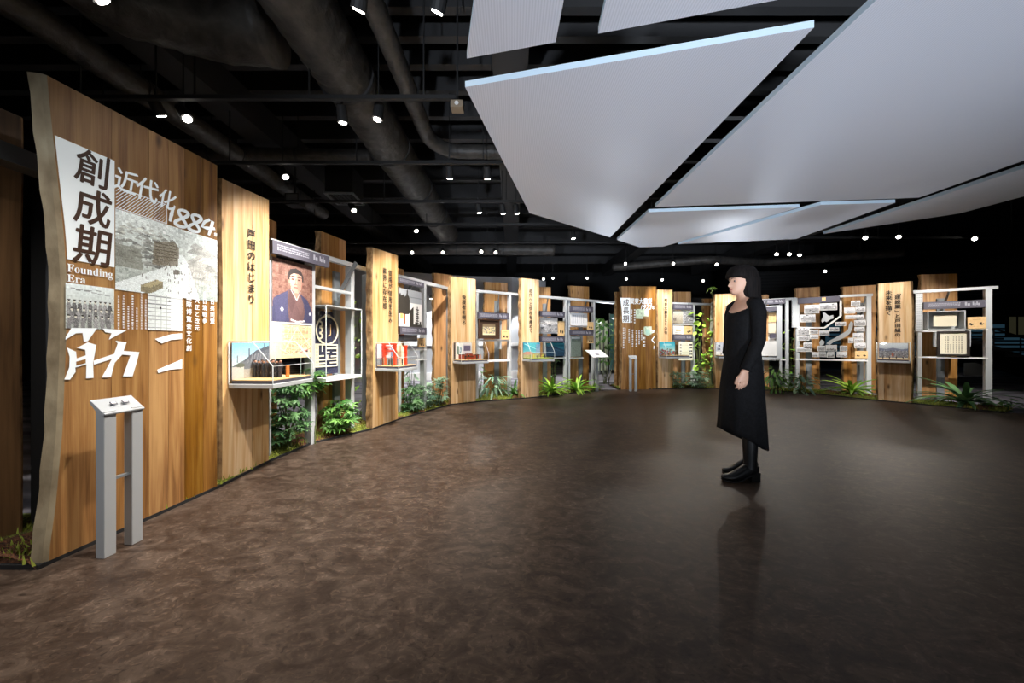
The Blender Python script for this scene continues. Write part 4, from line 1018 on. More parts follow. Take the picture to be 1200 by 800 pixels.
# white showcase behind the person
t, (a, b, h) = mount(FF, 'showcase', 'white open showcase partly hidden by the person', 'showcase', 872, 914, 359.5, 419.5, 0)
obj('carcass', boxes((a, b, .24, .26, 0, h), (a, b, -.02, .26, -.0, .03), (a, b, -.02, .26, h-.03, h), (a, a+.03, -.02, .26, .03, h-.03), (b-.06, b, -.02, .26, .03, h-.03)), M_STEEL, t)
obj('top_band', boxes((a+.03, b-.06, -.01, .0, h-.12, h-.03)), M_SLATE, t)
obj('back_light_panel', boxes((a+.03, b-.06, .2, .24, .03, h-.12)), M_WHITE, t)
t0 = t
def block(label, cat, x0, x1, yt, yb, m, off, depth, name, pl=FF):
    t, (a, b, h) = mount(pl, name, label, cat, x0, x1, yt, yb, off)
    return t, obj('body', boxes((a, b, 0, depth, 0, h)), m, t), (a, b, h)
A = Art(18, 60, (176, 148, 112)); [A.rect(.3, .08+.13*i, .7, .15+.13*i, (120, 96, 70)) for i in range(7)]; A.noise(6)
picture(FF, 885, 896, 367, 396, A, 'brown wooden signboard leaning in the white showcase', 'signboard', .1, .03, 'signboard', M_TAN)
A = Art(22, 28, (232, 196, 140)); [A.line(.2+.15*i, .2, .2+.15*i, .85, .012, (206, 160, 100)) for i in range(5)]; A.noise(2)
picture(FF, 900.5, 909.5, 366.5, 377.5, A, 'small yellow document inside the white showcase', 'document', .12, .01, 'document')
block('white booklet standing below the yellow document', 'booklet', 900.5, 909, 378.5, 390, M_CREAMC, .12, .012, 'booklet')
block('dark small device below the white booklet', 'device', 902, 909, 391, 396, M_SLATE, .1, .04, 'device')
block('large white block at the bottom of the showcase', 'display block', 880, 912, 399.5, 416.5, M_WHITE, .02, .16, 'display_block')

# map display
t, (a, b, h) = mount(FG, 'map_display', 'open display of a grey country map ringed by small photographs', 'map display', 934, 1017, 347, 420, 0)
g = lambda x, y: (925+x/8, 330+y/8)
def mu(px): return FG.u(px)-(FG.u(934)+FG.u(1017))/2
mz0 = FG.z(934, 420)
def mz(px, py): return FG.z(px, py)-mz0
def mpoly(pts, y0, y1):
    bm = bmesh.new(); prism(bm, [(mu(g(x, y)[0]), mz(*g(x, y))) for x, y in pts], y0, y1); return bm
bm = mpoly([(78, 155), (468, 132), (470, 188), (75, 208)], -.03, .03); obj('title_board', bm, M_SLATE, t)
bm = mpoly([(300, 150), (335, 148), (335, 178), (300, 180)], -.034, -.03); obj('title_mark', bm, M_TAN, t)
obj('landmass', mpoly([(300, 365), (318, 320), (310, 292), (330, 290), (372, 322), (410, 310), (412, 345), (385, 352), (350, 378), (330, 368), (308, 385)], -.01, .005), M_STEEL, t)
obj('landmass', mpoly([(575, 370), (595, 385), (592, 430), (570, 480), (535, 512), (470, 545), (420, 560), (380, 590), (345, 580), (370, 555), (430, 525), (470, 500), (520, 470), (552, 445), (560, 400)], -.01, .005), M_STEEL, t)
obj('landmass', mpoly([(280, 570), (300, 540), (330, 560), (320, 590), (290, 600)], -.01, .005), M_STEEL, t)
bm = bmesh.new()
for p, q_ in (((480, 175), (480, 322)), ((480, 322), (330, 432)), ((330, 432), (75, 430))):
    bar(bm, (mu(g(*p)[0]), 0, mz(*g(*p))), (mu(g(*q_)[0]), 0, mz(*g(*q_))), .03)
obj('border_bar', bm, M_WHITE, t)
R_ = random.Random(5)
for k, (x0, y0, x1, y1) in enumerate([(138,220,280,300),(282,205,445,270),(100,310,240,380),(75,432,185,500),(78,502,185,550),(188,450,270,490),(190,495,270,535),(275,458,370,505),(375,428,465,465),(430,378,528,415),
      (575,180,660,235),(510,245,612,300),(618,238,712,285),(520,315,692,350),(605,360,712,415),(605,425,700,465),(595,480,690,525),(605,530,690,560),(605,570,712,622),(130,570,208,612),(68,614,210,655),(210,660,268,705),
      (262,600,333,650),(337,592,440,650),(270,655,345,705),(350,655,418,710),(440,655,538,705),(470,600,538,650),(550,525,600,575)]):
    a_, b_ = g(x0, y0), g(x1, y1); u0, u1 = mu(a_[0]), mu(b_[0]); z1, z0 = mz(*a_), mz(a_[0], b_[1]); y = -.012-.006*(k % 4)
    c = obj('photo_card', boxes((u0, u1, y, y+.012, z0, z1)), M_WHITE, t)
    A = photo_art(20+k, (206, 208, 212), 18, 12, .3+.5*R_.random(), 60, 16)
    obj('print', print_mesh(A, u0+.008, u1-.008, z0+.008, z1-.008, y-.0008), M_PRINT, c)
tan_card(FG, 1002, 1017, 411, 419.5, 'tan card at the lower right corner of the map display', ((.25, .35), (.75, .4)))

# open box with envelope, certificate, side plate at the right end
t, (a, b, h) = mount(FH, 'display_box', 'open white display box at the right end of the ring', 'display box', 1086.5, 1131, 365, 386.5, 0)
obj('box_shell', boxes((a, b, .2, .21, 0, h), (a, b, -.02, .21, 0, .015), (a, b, -.02, .21, h-.012, h), (a, a+.012, -.02, .21, .015, h), (b-.012, b, -.02, .21, .015, h)), M_STEEL, t)
block('cream envelope standing in the open white box', 'envelope', 1094, 1121, 369.5, 382.5, M_CREAMC, .08, .01, 'envelope', FH)
A = Art(48, 52, (236, 230, 206)); A.noise(2)
for i in range(7):
    for j in range(12): A.rect(.2+i*.1, .1+j*.066, .2+i*.1+.045, .1+j*.066+.04, (120, 112, 92) if i != 5 or j > 4 else (90, 80, 60), .8 if i != 2 or j < 6 else 0)
picture(FH, 1098, 1136, 388, 416.5, A, 'certificate with written columns in a dark frame', 'certificate', -.01, .03, 'certificate', M_INKB, frame_w=.03, frame_m=mat('dark_frame', (40, 34, 30), .5))
t, (a, b, h) = mount(FH, 'perforated_plate', 'pale grey perforated plate beside the right lettered slab', 'plate', 1073, 1081.5, 344, 388, -.03)
obj('plate', boxes((a, b, 0, .02, 0, h)), M_STEEL, t)
bm = bmesh.new()
for i in range(3):
    for j in range(16): u = a+(b-a)*(.25+.25*i); z = h*(.05+.06*j); quad(bm, [(u-.006, z-.006), (u+.006, z-.006), (u+.006, z+.006), (u-.006, z+.006)], -.001)
stuff(obj('hole_pattern', bm, M_STEELD, t))
t, (a, b, h) = mount(FG, 'narrow_plate', 'narrow pale grey plate at the left side of the map display', 'plate', 928.5, 934.5, 349, 383.5, -.02)
obj('plate', boxes((a, b, 0, .05, 0, h)), M_STEEL, t)

# ================================================================= DISPLAY CASES ON THE SLABS
def display_case(pl, u0, u1, d, art, label, zb=.72, H=.37, front=.175, flat=.2, u1c=None, backcol=None, split=1.0, ground=M_TAN):
    "tray and clear cover with a sloping front; local y=0 at the slab face, -d at the front"
    uc = (u0+u1)/2; W = (u1-u0)/2
    t = thing('display_case', label, 'display case', pl.P(uc, -.002, zb), pl.ang, 'clear display cases on slabs')
    bevel(obj('tray', boxes((-W, W, -d, -.002, 0, .035)), M_STEEL, t), .004, 1)
    obj('plinth', boxes((-W+.015, W-.015, -d+.015, -.02, .035, .06)), M_SLATE, t)
    obj('ground', boxes((-W+.015, W-.015, -d+.015, -.02, .06, .066)), ground, t)
    bm = bmesh.new()
    def f(*p): bm.faces.new([bm.verts.new(v) for v in p])
    for s in (-W, W): f((s, -.004, .035), (s, -d, .035), (s, -d, front), (s, -flat, H), (s, -.004, H))
    f((-W, -d, .035), (W, -d, .035), (W, -d, front), (-W, -d, front)); f((-W, -d, front), (W, -d, front), (W, -flat, H), (-W, -flat, H)); f((-W, -flat, H), (W, -flat, H), (W, -.004, H), (-W, -.004, H))
    obj('clear_cover', bm, M_CLEAR, t)
    bm = bmesh.new(); e = .005
    for s in (-W, W):
        for a, b in (((s, -d, .035), (s, -d, front)), ((s, -d, front), (s, -flat, H)), ((s, -flat, H), (s, -.004, H)), ((s, -.006, .035), (s, -.006, H))): bar(bm, a, b, e)
    for y, z in ((-d, front), (-flat, H)): bar(bm, (-W, y, z), (W, y, z), e*.7)
    obj('cover_edge', bm, M_AEDGE, t)
    bm = boxes((-W+.012, -W+(2*W-.024)*split, -.02, -.012, .06, H-.012)); obj('backdrop', bm, M_SLATE, t)
    obj('backdrop_print', print_mesh(art, -W+.014, -W+(2*W-.028)*split, .064, H-.014, -.0206), M_PRINT, t)
    return t, (uc, W, zb)
FIG = []
def figurine(pl, u, off, z, h, col, label, group, head=(196, 150, 120), hat=None):
    t = thing('figurine', label, 'figurine', pl.P(u, off, z), pl.ang, group)
    bm = bmesh.new(); w_ = h*.15
    rings = []
    for zz, rx in ((0, .75), (.03, .8), (.3, .72), (.34, .95), (.55, .9), (.7, 1.05), (.8, .95), (.84, .4)):
        rings.append([(w_*rx*math.cos(a), w_*rx*.6*math.sin(a), h*zz) for a in [k*PI/4 for k in range(8)]])
    loft(bm, rings); obj('robe', bm, mat('figure_%d_%d_%d' % col, col, .8), t)
    bm = bmesh.new(); bmesh.ops.create_icosphere(bm, subdivisions=1, radius=h*.085); bmesh.ops.translate(bm, verts=bm.verts, vec=(0, 0, h*.91)); obj('head', bm, mat('figure_skin', head, .7), t)
    bm = bmesh.new(); bmesh.ops.create_icosphere(bm, subdivisions=1, radius=h*.088); bmesh.ops.scale(bm, verts=bm.verts, vec=(1, 1, .6)); bmesh.ops.translate(bm, verts=bm.verts, vec=(0, .004, h*.96)); obj('hair', bm, mat('figure_hair', hat or (30, 26, 24), .8), t)
    return t
# case 1: dark robed men before a factory
A = Art(84, 64); A.grad((196, 206, 206), (112, 170, 206), .3, 1).rect(0, 0, 1, .32, (150, 146, 138)); A.noise(3, 2)
A.poly([(.0, .36), (.3, .52), (.62, .78), (1, .92), (1, .3), (0, .25)], (92, 96, 104)); A.poly([(.3, .52), (.62, .78), (1, .92), (1, .82), (.62, .68), (.3, .46)], (70, 76, 86))
for i in range(8): A.line(.4+i*.08, .42, .44+i*.08, .68, .006, (140, 146, 152))
A.rect(.42, .5, .45, .84, (74, 80, 90)); A.rect(.84, .7, .87, .98, (74, 80, 90)); A.rect(.12, .45, .14, .66, (90, 96, 104)); A.rect(0, 0, .3, .34, (172, 170, 166)); A.ell(.2, .38, .12, .06, (80, 86, 74)); A.noise(4)
c, (uc, W, zb) = display_case(pl2, .06, .535, .37, A, 'clear case of miniature men in dark robes before a factory picture', split=.86)
for k in range(9):
    figurine(pl2, .27+.009*(k % 3), -.045-.026*k, zb+.066, .148-.006*(k % 2), (38+4*(k % 3), 40, 44), 'miniature man in a dark robe, %s in the row before the factory' % ('leftmost', 'second from the left', 'third from the left', 'fourth from the left', 'exactly in the middle', 'fourth from the right', 'third from the right', 'second from the right', 'rightmost')[k], 'miniature men in dark robes', (188, 136, 112))
t = thing('signboard', 'small orange signboard right of the miniature men in dark robes', 'signboard', pl2.P(.33, -.285, zb+.066), pl2.ang)
obj('board', boxes((-.016, .016, -.005, .005, 0, .1)), mat('orange_board', (206, 118, 52), .6), t)
# case 2: orange gate
M_RED = mat('vermilion_paint', (226, 66, 30), .5)
A = Art(64, 48, (214, 186, 190)); A.rect(0, 0, 1, .35, (120, 126, 132)); A.poly([(.4, .5), (.9, .95), (1, .9), (1, .5)], (224, 190, 196)); A.rect(.7, .4, .95, .8, (120, 130, 160)); A.rect(.3, .45, .55, .9, (206, 96, 84)); A.noise(7)
c, (uc, W, zb) = display_case(pl3, .05, .49, .34, A, 'clear case with an orange gate model and small figures', H=.355, split=.99)
t = thing('gate_model', 'orange shrine gate model in the case on the two column slab', 'model', pl3.P(.17, -.135, zb+.066), pl3.ang-PI/2)
for x, y in ((-.085, 0), (.07, 0)): obj('pillar', boxes((x-.016, x+.016, y-.016, y+.016, 0, .275)), M_RED, t)
for z in (.175, .225, .262): obj('crossbeam', boxes((-.115, .095, -.012, .012, z, z+.02)), M_RED, t)
obj('crossbeam', boxes((-.1, -.07, -.0, .15, .22, .24)), M_RED, t)
t = thing('orange_column', 'single orange column right of the orange gate model', 'model', pl3.P(.36, -.24, zb+.066), pl3.ang)
obj('shaft', boxes((-.013, .013, -.013, .013, 0, .255)), M_RED, t); obj('cap', boxes((-.03, .018, -.016, .016, .225, .255)), M_RED, t)
t = thing('house_model', 'cream house model with sloping roof in the orange gate case', 'model', pl3.P(.44, -.1, zb+.066), pl3.ang)
bm = bmesh.new(); prism(bm, [(-.045, 0), (.045, 0), (.045, .16), (-.045, .25)], -.05, .05); obj('wall', bm, M_CREAMC, t)
bm = bmesh.new(); bar(bm, (-.06, 0, .262), (.055, 0, .152), .13, .01, (0, 1, 0)); obj('roof', bm, mat('cream_roof', (236, 222, 190), .7), t)
cl = [(90, 96, 110), (60, 70, 66), (150, 118, 90), (40, 44, 60), (196, 120, 60), (110, 110, 116), (70, 60, 50), (180, 176, 168)]
for k in range(14):
    figurine(pl3, .09+.028*k, -.06-.07*((k*2) % 4), zb+.066, .085+.012*(k % 3), cl[k % 8], 'tiny figure in street clothes around the orange gate', 'tiny figures around the orange gate')
# case 3: reddish models
A = Art(48, 40, (222, 220, 212)); A.rect(0, 0, .08, 1, (54, 44, 36)); A.rect(.5, .3, .95, .95, (206, 198, 200)); A.rect(.55, .5, .93, .82, (96, 84, 108)); A.rect(.18, .3, .28, .8, (80, 110, 92)); A.rect(.32, .35, .42, .7, (110, 140, 150)); A.noise(5)
c, (uc, W, zb) = display_case(pl4, .04, .56, .34, A, 'clear case with reddish brown miniature furniture', split=.72)
M_RB = mat('red_brown_lacquer', (150, 62, 36), .4)
for k, (u, off, w_) in enumerate([(.16, -.12, .1), (.3, -.1, .12), (.42, -.13, .1), (.24, -.24, .11)]):
    t = thing('model_cabinet', ['leftmost reddish cabinet model against the pale backdrop', 'tallest reddish cabinet model in the middle of the case', 'rightmost reddish cabinet model near the clear side', 'low reddish table model at the front of the case'][k], 'model', pl4.P(u, off, zb+.066), pl4.ang, 'reddish brown models')
    hh_ = [.08, .1, .075, .05][k]; obj('body', boxes((-w_/2, w_/2, -.03, .03, .012, hh_)), M_RB, t); obj('top', boxes((-w_/2-.005, w_/2+.005, -.035, .035, hh_, hh_+.008)), M_INKB, t)
    for sx_ in (-1, 1):
        for sy_ in (-1, 1): obj('leg', boxes((sx_*w_*.45-.006, sx_*w_*.45+.006, sy_*.025-.005, sy_*.025+.005, 0, .012)), M_INKB, t)
for k in range(8): figurine(pl4, .12+.05*k, -.18-.04*(k % 3), zb+.066, .075+.012*(k % 3), [(150, 66, 44), (60, 40, 36), (40, 60, 50), (196, 150, 130)][k % 4], 'tiny figure among the reddish brown models', 'tiny figures among the models')
# case 4: turquoise sea and fields
A = Art(52, 40, (44, 158, 180)); A.grad((120, 190, 196), (26, 140, 172), .3, 1); A.poly([(.2, 1), (.5, .6), (.9, .75), (.8, 1)], (110, 200, 206), .6); A.line(.1, .9, .9, .5, .02, (170, 226, 226)); A.rect(0, 0, 1, .3, (170, 160, 130)); A.ell(.3, .3, .3, .1, (196, 140, 130)); A.rect(.75, .3, 1, .9, (150, 140, 180), .6); A.noise(6)
c, (uc, W, zb) = display_case(pl5, .03, .55, .34, A, 'clear case with turquoise backdrop above a tiny green field', split=.8, ground=mat('tiny_field', (150, 162, 76), .9))
for k in range(9): figurine(pl5, .08+.045*k, -.1-.05*(k % 4), zb+.066, .055+.012*(k % 3), [(190, 190, 70), (120, 140, 60), (210, 180, 90), (60, 60, 56)][k % 4], 'tiny worker on the small green field in the turquoise case', 'tiny field workers', hat=(214, 196, 120))
# case 5: turquoise sky crowd
A = Art(52, 40, (70, 180, 196)); A.grad((170, 204, 200), (36, 160, 184), .35, 1); A.ell(.5, .8, .3, .08, (200, 226, 224), .6)
for _ in range(140): A.ell(A.r.rand(), A.r.rand()*.5*(1-.6*abs(A.r.rand()-.5)), .03, .05, (A.r.randint(60, 170), A.r.randint(50, 110), A.r.randint(40, 100)))
A.noise(6)
c, (uc, W, zb) = display_case(pl7, .02, .62, .3, A, 'clear case with a blue sky crowd backdrop on the slim slab', split=.72, H=.38)
for k in range(8): figurine(pl7, .07+.05*k, -.1-.05*(k % 3), zb+.066, .07+.01*(k % 3), [(120, 60, 40), (60, 56, 60), (150, 120, 90), (90, 44, 40)][k % 4], 'tiny figure in the blue sky crowd case', 'tiny crowd figures')
# case 6: grey photos behind the person
A = Art(44, 40, (176, 180, 190)); A.rect(0, 0, 1, .3, (206, 208, 212)); [A.rect(.1+.25*(i % 4), .4+.28*(i//4), .2+.25*(i % 4), .55+.28*(i//4), (80, 84, 100)) for i in range(8)]; A.rect(.3, .1, .45, .3, (60, 60, 70)); A.noise(8)
c, (uc, W, zb) = display_case(pl8, .0, .5, .3, A, 'clear case with grey photo backdrop, cut off by the person', split=1)
for k in range(4): figurine(pl8, .1+.09*k, -.12-.06*(k % 2), zb+.066, .07, (70, 72, 84), 'tiny grey figure in the case beside the person', 'tiny grey figures')
# case 7: city panorama
A = Art(90, 56); A.grad((176, 186, 196), (214, 220, 226), .55, 1).rect(0, 0, 1, .56, (110, 112, 120)); A.poly([(0, .5), (.0, .68), (.25, .62), (.5, .7), (.8, .6), (1, .66), (1, .5)], (112, 120, 142))
for _ in range(260):
    x, y = A.r.rand(), .08+A.r.rand()*.44; k = A.r.randint(60, 190); A.rect(x, y, x+.02+.02*A.r.rand(), y+.03+.05*A.r.rand(), (k, k, k+8), .8)
A.rect(.44, .16, .52, .38, (150, 84, 66)); A.rect(0, 0, 1, .08, (206, 196, 170)); A.noise(6)
c, (uc, W, zb) = display_case(pl9, .01, .40, .26, A, 'clear case with a grey city panorama on the furthest right slab', split=1, H=.36)
for k in range(4): figurine(pl9, .08+.08*k, -.14-.04*(k % 2), zb+.066, .05, (60, 60, 66), 'tiny dark figure before the city panorama', 'tiny city figures')

# ================================================================= PEDESTALS AND READING STAND
def pedestal(pos, rz, label):
    t = thing('touch_pedestal', label, 'pedestal', pos, rz, 'grey push button pedestals')
    for x in (-.062, .055): bevel(obj('leg', boxes((x-.025, x+.025, -.024, .024, 0, .735)), M_STEEL, t), .002, 1)
    bm = bmesh.new(); pr = [(-.032, .722), (.05, .79), (.052, .776), (.0, .715), (-.03, .715)]
    a = [bm.verts.new((-.09, y, z)) for y, z in pr]; b = [bm.verts.new((.082, y, z)) for y, z in pr]
    bm.faces.new(a); bm.faces.new(b[::-1])
    for i in range(5): bm.faces.new((a[i], b[i], b[(i+1) % 5], a[(i+1) % 5]))
    obj('sloping_cap', bm, mat('pale_grey_paint', (180, 185, 188), .4), t)
    obj('crossbar', boxes((-.04, .033, -.012, .008, .375, .388)), M_STEELD, t)
    for x in (-.028, .022):
        bm = bmesh.new(); bar(bm, (x-.012, .0045, .7665), (x+.012, .0045, .7665), .02, .003, (0, -.64, .77)); f = obj('button', bm, M_SLATE, t)
        bm = bmesh.new(); bar(bm, (x-.009, .0052, .7685), (x+.009, .0052, .7685), .013, .003, (0, -.64, .77)); obj('button_face', bm, M_WHITE, f)
pedestal((-2.05, 1.79, 0), pl1.ang, 'grey two legged push button pedestal before the founding era slab')
pedestal((2.68, 7.55, 0), 0, 'grey push button pedestal before the growth era slab')
c = gp(695, 456); t = thing('reading_stand', 'thin stand with a tilted white reading panel beside the plants', 'reading stand', (c.x, 7.5, 0), .5)
obj('post', boxes((-.03, .03, -.02, .02, 0, .82)), M_STEEL, t)
bm = bmesh.new(); bar(bm, (-.22, 0, .83), (.22, 0, .83), .3, .015, (0, -.5, .85)); obj('panel', bm, M_WHITE, t)
bm = bmesh.new(); bar(bm, (-.06, -.02, .831), (.02, -.02, .831), .09, .012, (0, -.5, .85)); obj('panel_print', bm, M_GREYINK, t)

# ================================================================= PLANTING BED
def bed(name, pts, depth, z0=0):
    "mossy soil strip that follows the ring"
    pts = [Vector((p.x, p.y, 0)) for p in pts]; q = []
    for a, b in zip(pts, pts[1:]):
        k = max(1, int((b-a).length/.07)); q += [a+(b-a)*i/k for i in range(k)]
    q.append(pts[-1]); n = 11; verts, faces, inn = [], [], []
    for i, p in enumerate(q):
        d = (q[min(i+1, len(q)-1)]-q[max(i-1, 0)]).normalized(); nn = Vector((-d.y, d.x, 0)); inn.append((p, nn))
        for j in range(n+1):
            s = j/n; v = p+nn*(.012+depth*s); bump = .022+.05*math.sin(PI*min(1, s*1.1))*(.55+.45*math.sin(i*.35)*math.cos(i*.13+j))+random.uniform(-.01, .012)
            if j in (0, n): bump = 0
            verts.append((v.x, v.y, z0+max(bump, -.0)))
    for i in range(len(q)-1):
        for j in range(n):
            a = i*(n+1)+j; faces.append((a, a+n+1, a+n+2, a+1))
    return q, inn, mesh_from(verts, faces, name, True)
def moss_mat():
    m, nt, b = nodes_mat('moss_and_bark'); N = nt.nodes.new; L = nt.links.new
    tc = N('ShaderNodeTexCoord'); n1 = N('ShaderNodeTexNoise'); n1.inputs['Scale'].default_value = 2.6; n1.inputs['Detail'].default_value = 4; L(tc.outputs['Object'], n1.inputs[0])
    n2 = N('ShaderNodeTexNoise'); n2.inputs['Scale'].default_value = 70; n2.inputs['Detail'].default_value = 5; L(tc.outputs['Object'], n2.inputs[0])
    g = ramp(nt, [(.3, (52, 62, 16)), (.5, (104, 116, 34)), (.7, (156, 162, 66))]); L(n2.outputs[0], g.inputs[0])
    s = ramp(nt, [(.3, (48, 30, 18)), (.55, (104, 64, 38)), (.72, (140, 92, 58))]); L(n2.outputs[0], s.inputs[0])
    k = ramp(nt, [(.47, (0, 0, 0)), (.56, (255, 255, 255))]); L(n1.outputs[0], k.inputs[0])
    mx = N('ShaderNodeMix'); mx.data_type = 'RGBA'; L(k.outputs[0], mx.inputs[0]); L(g.outputs[0], mx.inputs[6]); L(s.outputs[0], mx.inputs[7]); L(mx.outputs[2], b.inputs['Base Color'])
    b.inputs['Roughness'].default_value = .95
    bp = N('ShaderNodeBump'); bp.inputs['Strength'].default_value = 1; bp.inputs['Distance'].default_value = .03; L(n2.outputs[0], bp.inputs['Height']); L(bp.outputs[0], b.inputs['Normal'])
    return m
M_BED = moss_mat()
for k, (pts, lab) in enumerate(((edge1[2:], 'mossy planting bed along the left half of the ring'), (edge2, 'mossy planting bed along the right half of the ring'))):
    q, inn, me = bed('moss_bed', pts, .62)
    b = tag(stuff(obj('moss_bed', me, M_BED)), lab, 'moss bed')
    bm = bmesh.new(); rr = random.Random(k)
    for p, nn in inn:
        for _ in range(26):
            s = rr.random()**1.5*.5; v = p+nn*(.03+s)+Vector((rr.uniform(-.04, .04), rr.uniform(-.04, .04), 0)); h = rr.uniform(.02, .05); a = rr.random()*6.3; w_ = .006
            base = .02+.03*math.sin(PI*s/.6)
            bm.faces.new([bm.verts.new(c) for c in ((v.x-w_*math.cos(a), v.y-w_*math.sin(a), base), (v.x+w_*math.cos(a), v.y+w_*math.sin(a), base), (v.x+rr.uniform(-.02, .02), v.y+rr.uniform(-.02, .02), base+h))])
    stuff(obj('moss_tufts', bm, M_MOSSL, b))
    bm = bmesh.new(); ribbon(bm, [(p.x, p.y) for p in pts], .012, -.012, .02, 0); struct(obj('trim_%d' % (k+2), bm, M_BLACK))
b = tag(stuff(obj('moss_bed', bed('moss_bed', [Vector((-4.4, 1.635, 0)), Vector((-2.36, 1.635, 0))], .5)[2], M_BED)), 'small moss patch at the far left picture edge', 'moss bed')
bm = bmesh.new(); rr = random.Random(9)
for _ in range(900):
    v = Vector((rr.uniform(-3.2, -2.36), 1.66+rr.random()*.3, .03)); a = rr.random()*6.3; h = rr.uniform(.02, .05)
    bm.faces.new([bm.verts.new(c) for c in ((v.x-.006*math.cos(a), v.y-.006*math.sin(a), v.z), (v.x+.006*math.cos(a), v.y+.006*math.sin(a), v.z), (v.x+rr.uniform(-.02, .02), v.y, v.z+h))])
stuff(obj('moss_tufts', bm, M_MOSSL, b))
bm = bmesh.new(); ribbon(bm, [(-4.4, 1.625), (-2.26, 1.625)], .012, -.012, .02); struct(obj('trim_4', bm, M_BLACK))

# ---------------------------------------------------------------- plants
def strap_leaf(L=.42, W=.055, arch=.9, seed=0, wave=.0):
    r = random.Random(seed); vs_, fs_ = [], []; n = 9
    for i in range(n+1):
        s = i/n; x = L*s*(.45+.55*s) if arch > .5 else L*s*.6
        z = L*(.95*s-arch*.62*s*s); w_ = W*.5*(math.sin(PI*min(1, .12+s*.86))**.6)*(1+wave*math.sin(i*2.6))
        vs_ += [(x, -w_, z+.012), (x, 0, z), (x, w_, z+.012)]
    for i in range(n):
        a = 3*i; fs_ += [(a, a+1, a+4, a+3), (a+1, a+2, a+5, a+4)]
    return mesh_from(vs_, fs_, 'leaf', True)
def pinnate(L=.6, W=.16, arch=.8, seed=0):
    vs_, fs_ = [], []; n = 15
    for i in range(n):
        s = (i+.5)/n; s2 = (i+1.35)/n; x = L*(.35*s+.65*s*s*.9+.1*s); z = L*(.75*s-arch*.6*s*s)
        x2 = L*(.35*s2+.65*s2*s2*.9+.1*s2); z2 = L*(.75*s2-arch*.6*s2*s2); w_ = W*math.sin(PI*min(1, .2+.78*s))
        for sd in (-1, 1):
            b = len(vs_); vs_ += [(x, 0, z), ((x+x2)/2+.012, sd*w_*.5, (z+z2)/2-.008), (x2+.02, sd*w_, z2-.03), ((x+x2)/2+.03, sd*w_*.5, (z+z2)/2+.012)]; fs_.append((b, b+1, b+2, b+3) if sd > 0 else (b+3, b+2, b+1, b))
        b = len(vs_); vs_ += [(x, -.005, z+.003), (x2, -.005, z2+.003), (x2, .005, z2+.003), (x, .005, z+.003)]; fs_.append((b, b+1, b+2, b+3))
    return mesh_from(vs_, fs_, 'frond')
def palmate(R=.1, n=8, w_=.3, droop=.35, seed=0):
    r = random.Random(seed); vs_, fs_ = [], []
    for k in range(n):
        a = 2*PI*k/n+r.uniform(-.15, .15); l = R*r.uniform(.85, 1.12); c, s = math.cos(a), math.sin(a); b = len(vs_)
        for t, ww, dz in ((.12, .08, 0), (.5, w_*.5, -.06*droop), (.82, w_*.3, -.3*droop)):
            for sd in (-1, 0, 1): vs_.append((c*l*t-s*sd*ww*l, s*l*t+c*sd*ww*l, l*(dz-.02*(sd == 0))))
        vs_.append((c*l, s*l, -l*.5*droop))
        for j in (0, 1):
            o = b+3*j; fs_ += [(o, o+1, o+4, o+3), (o+1, o+2, o+5, o+4)]
        fs_ += [(b+6, b+7, b+9), (b+7, b+8, b+9)]
    return mesh_from(vs_, fs_, 'leaf', True)
def oval(L=.09, W=.05, droop=.3):
    vs_ = [(0, 0, 0)]; fs_ = []
    for t, w_ in ((.3, .42), (.6, .5), (.85, .25)):
        for sd in (-1, 0, 1): vs_.append((L*t, sd*w_*W, -L*droop*t*t-(.0 if sd else .006)))
    vs_.append((L, 0, -L*droop))
    fs_ = [(0, 2, 1), (0, 3, 2)]+[f for j in (1, 4) for f in ((j, j+1, j+4, j+3), (j+1, j+2, j+5, j+4))]+[(7, 8, 10), (8, 9, 10)]
    return mesh_from(vs_, fs_, 'leaf', True)
for nm in ('a',):
    STR = [strap_leaf(.40, .062, .95, 1), strap_leaf(.46, .058, .75, 2), strap_leaf(.36, .06, 1.15, 3)]
    STW = [strap_leaf(.62, .085, .95, 1, .12), strap_leaf(.7, .08, .8, 2, .14), strap_leaf(.55, .085, 1.2, 3, .12)]
    PIN = [pinnate(.62, .15, .9), pinnate(.72, .15, .7), pinnate(.55, .14, 1.1)]
    PAL = [palmate(.10, 8, .3, .5, 1), palmate(.085, 7, .32, .8, 2), palmate(.115, 8, .28, .3, 3)]
    OVA = [oval(.095, .055, .35), oval(.075, .05, .6), oval(.12, .06, .2)]
    LNG = [oval(.17, .045, .5), oval(.14, .04, .8), oval(.2, .05, .3)]
LM = {}
def leafset(ms, m):
    k = (id(ms), m.name)
    if k not in LM:
        LM[k] = []
        for x in ms:
            y = x.copy(); y.materials.append(m); LM[k].append(y)
    return LM[k]
def rosette(pos, label, ms, m, n, scale=1, tilt=(.0, .9), name='bird_nest_fern', cat='fern', group=None, seed=0):
    r = random.Random(seed); t = thing(name, label, cat, pos, r.random()*6, group); S = leafset(ms, m)
    for k in range(n):
        o = link('leaf', S[k % 3], t, (0, 0, .03)); ti = tilt[0]+(tilt[1]-tilt[0])*((k*7 % n)/n)
        o.rotation_euler = (r.uniform(-.15, .15), ti-.35, k*2.399+r.uniform(-.2, .2)); s = scale*r.uniform(.8, 1.1); o.scale = (s, s, s)
    bm = bmesh.new(); tube(bm, [(0, 0, -.01), (0, 0, .08)], [.05*scale, .02], 8); obj('crown', bm, M_STEM, t)
    return t
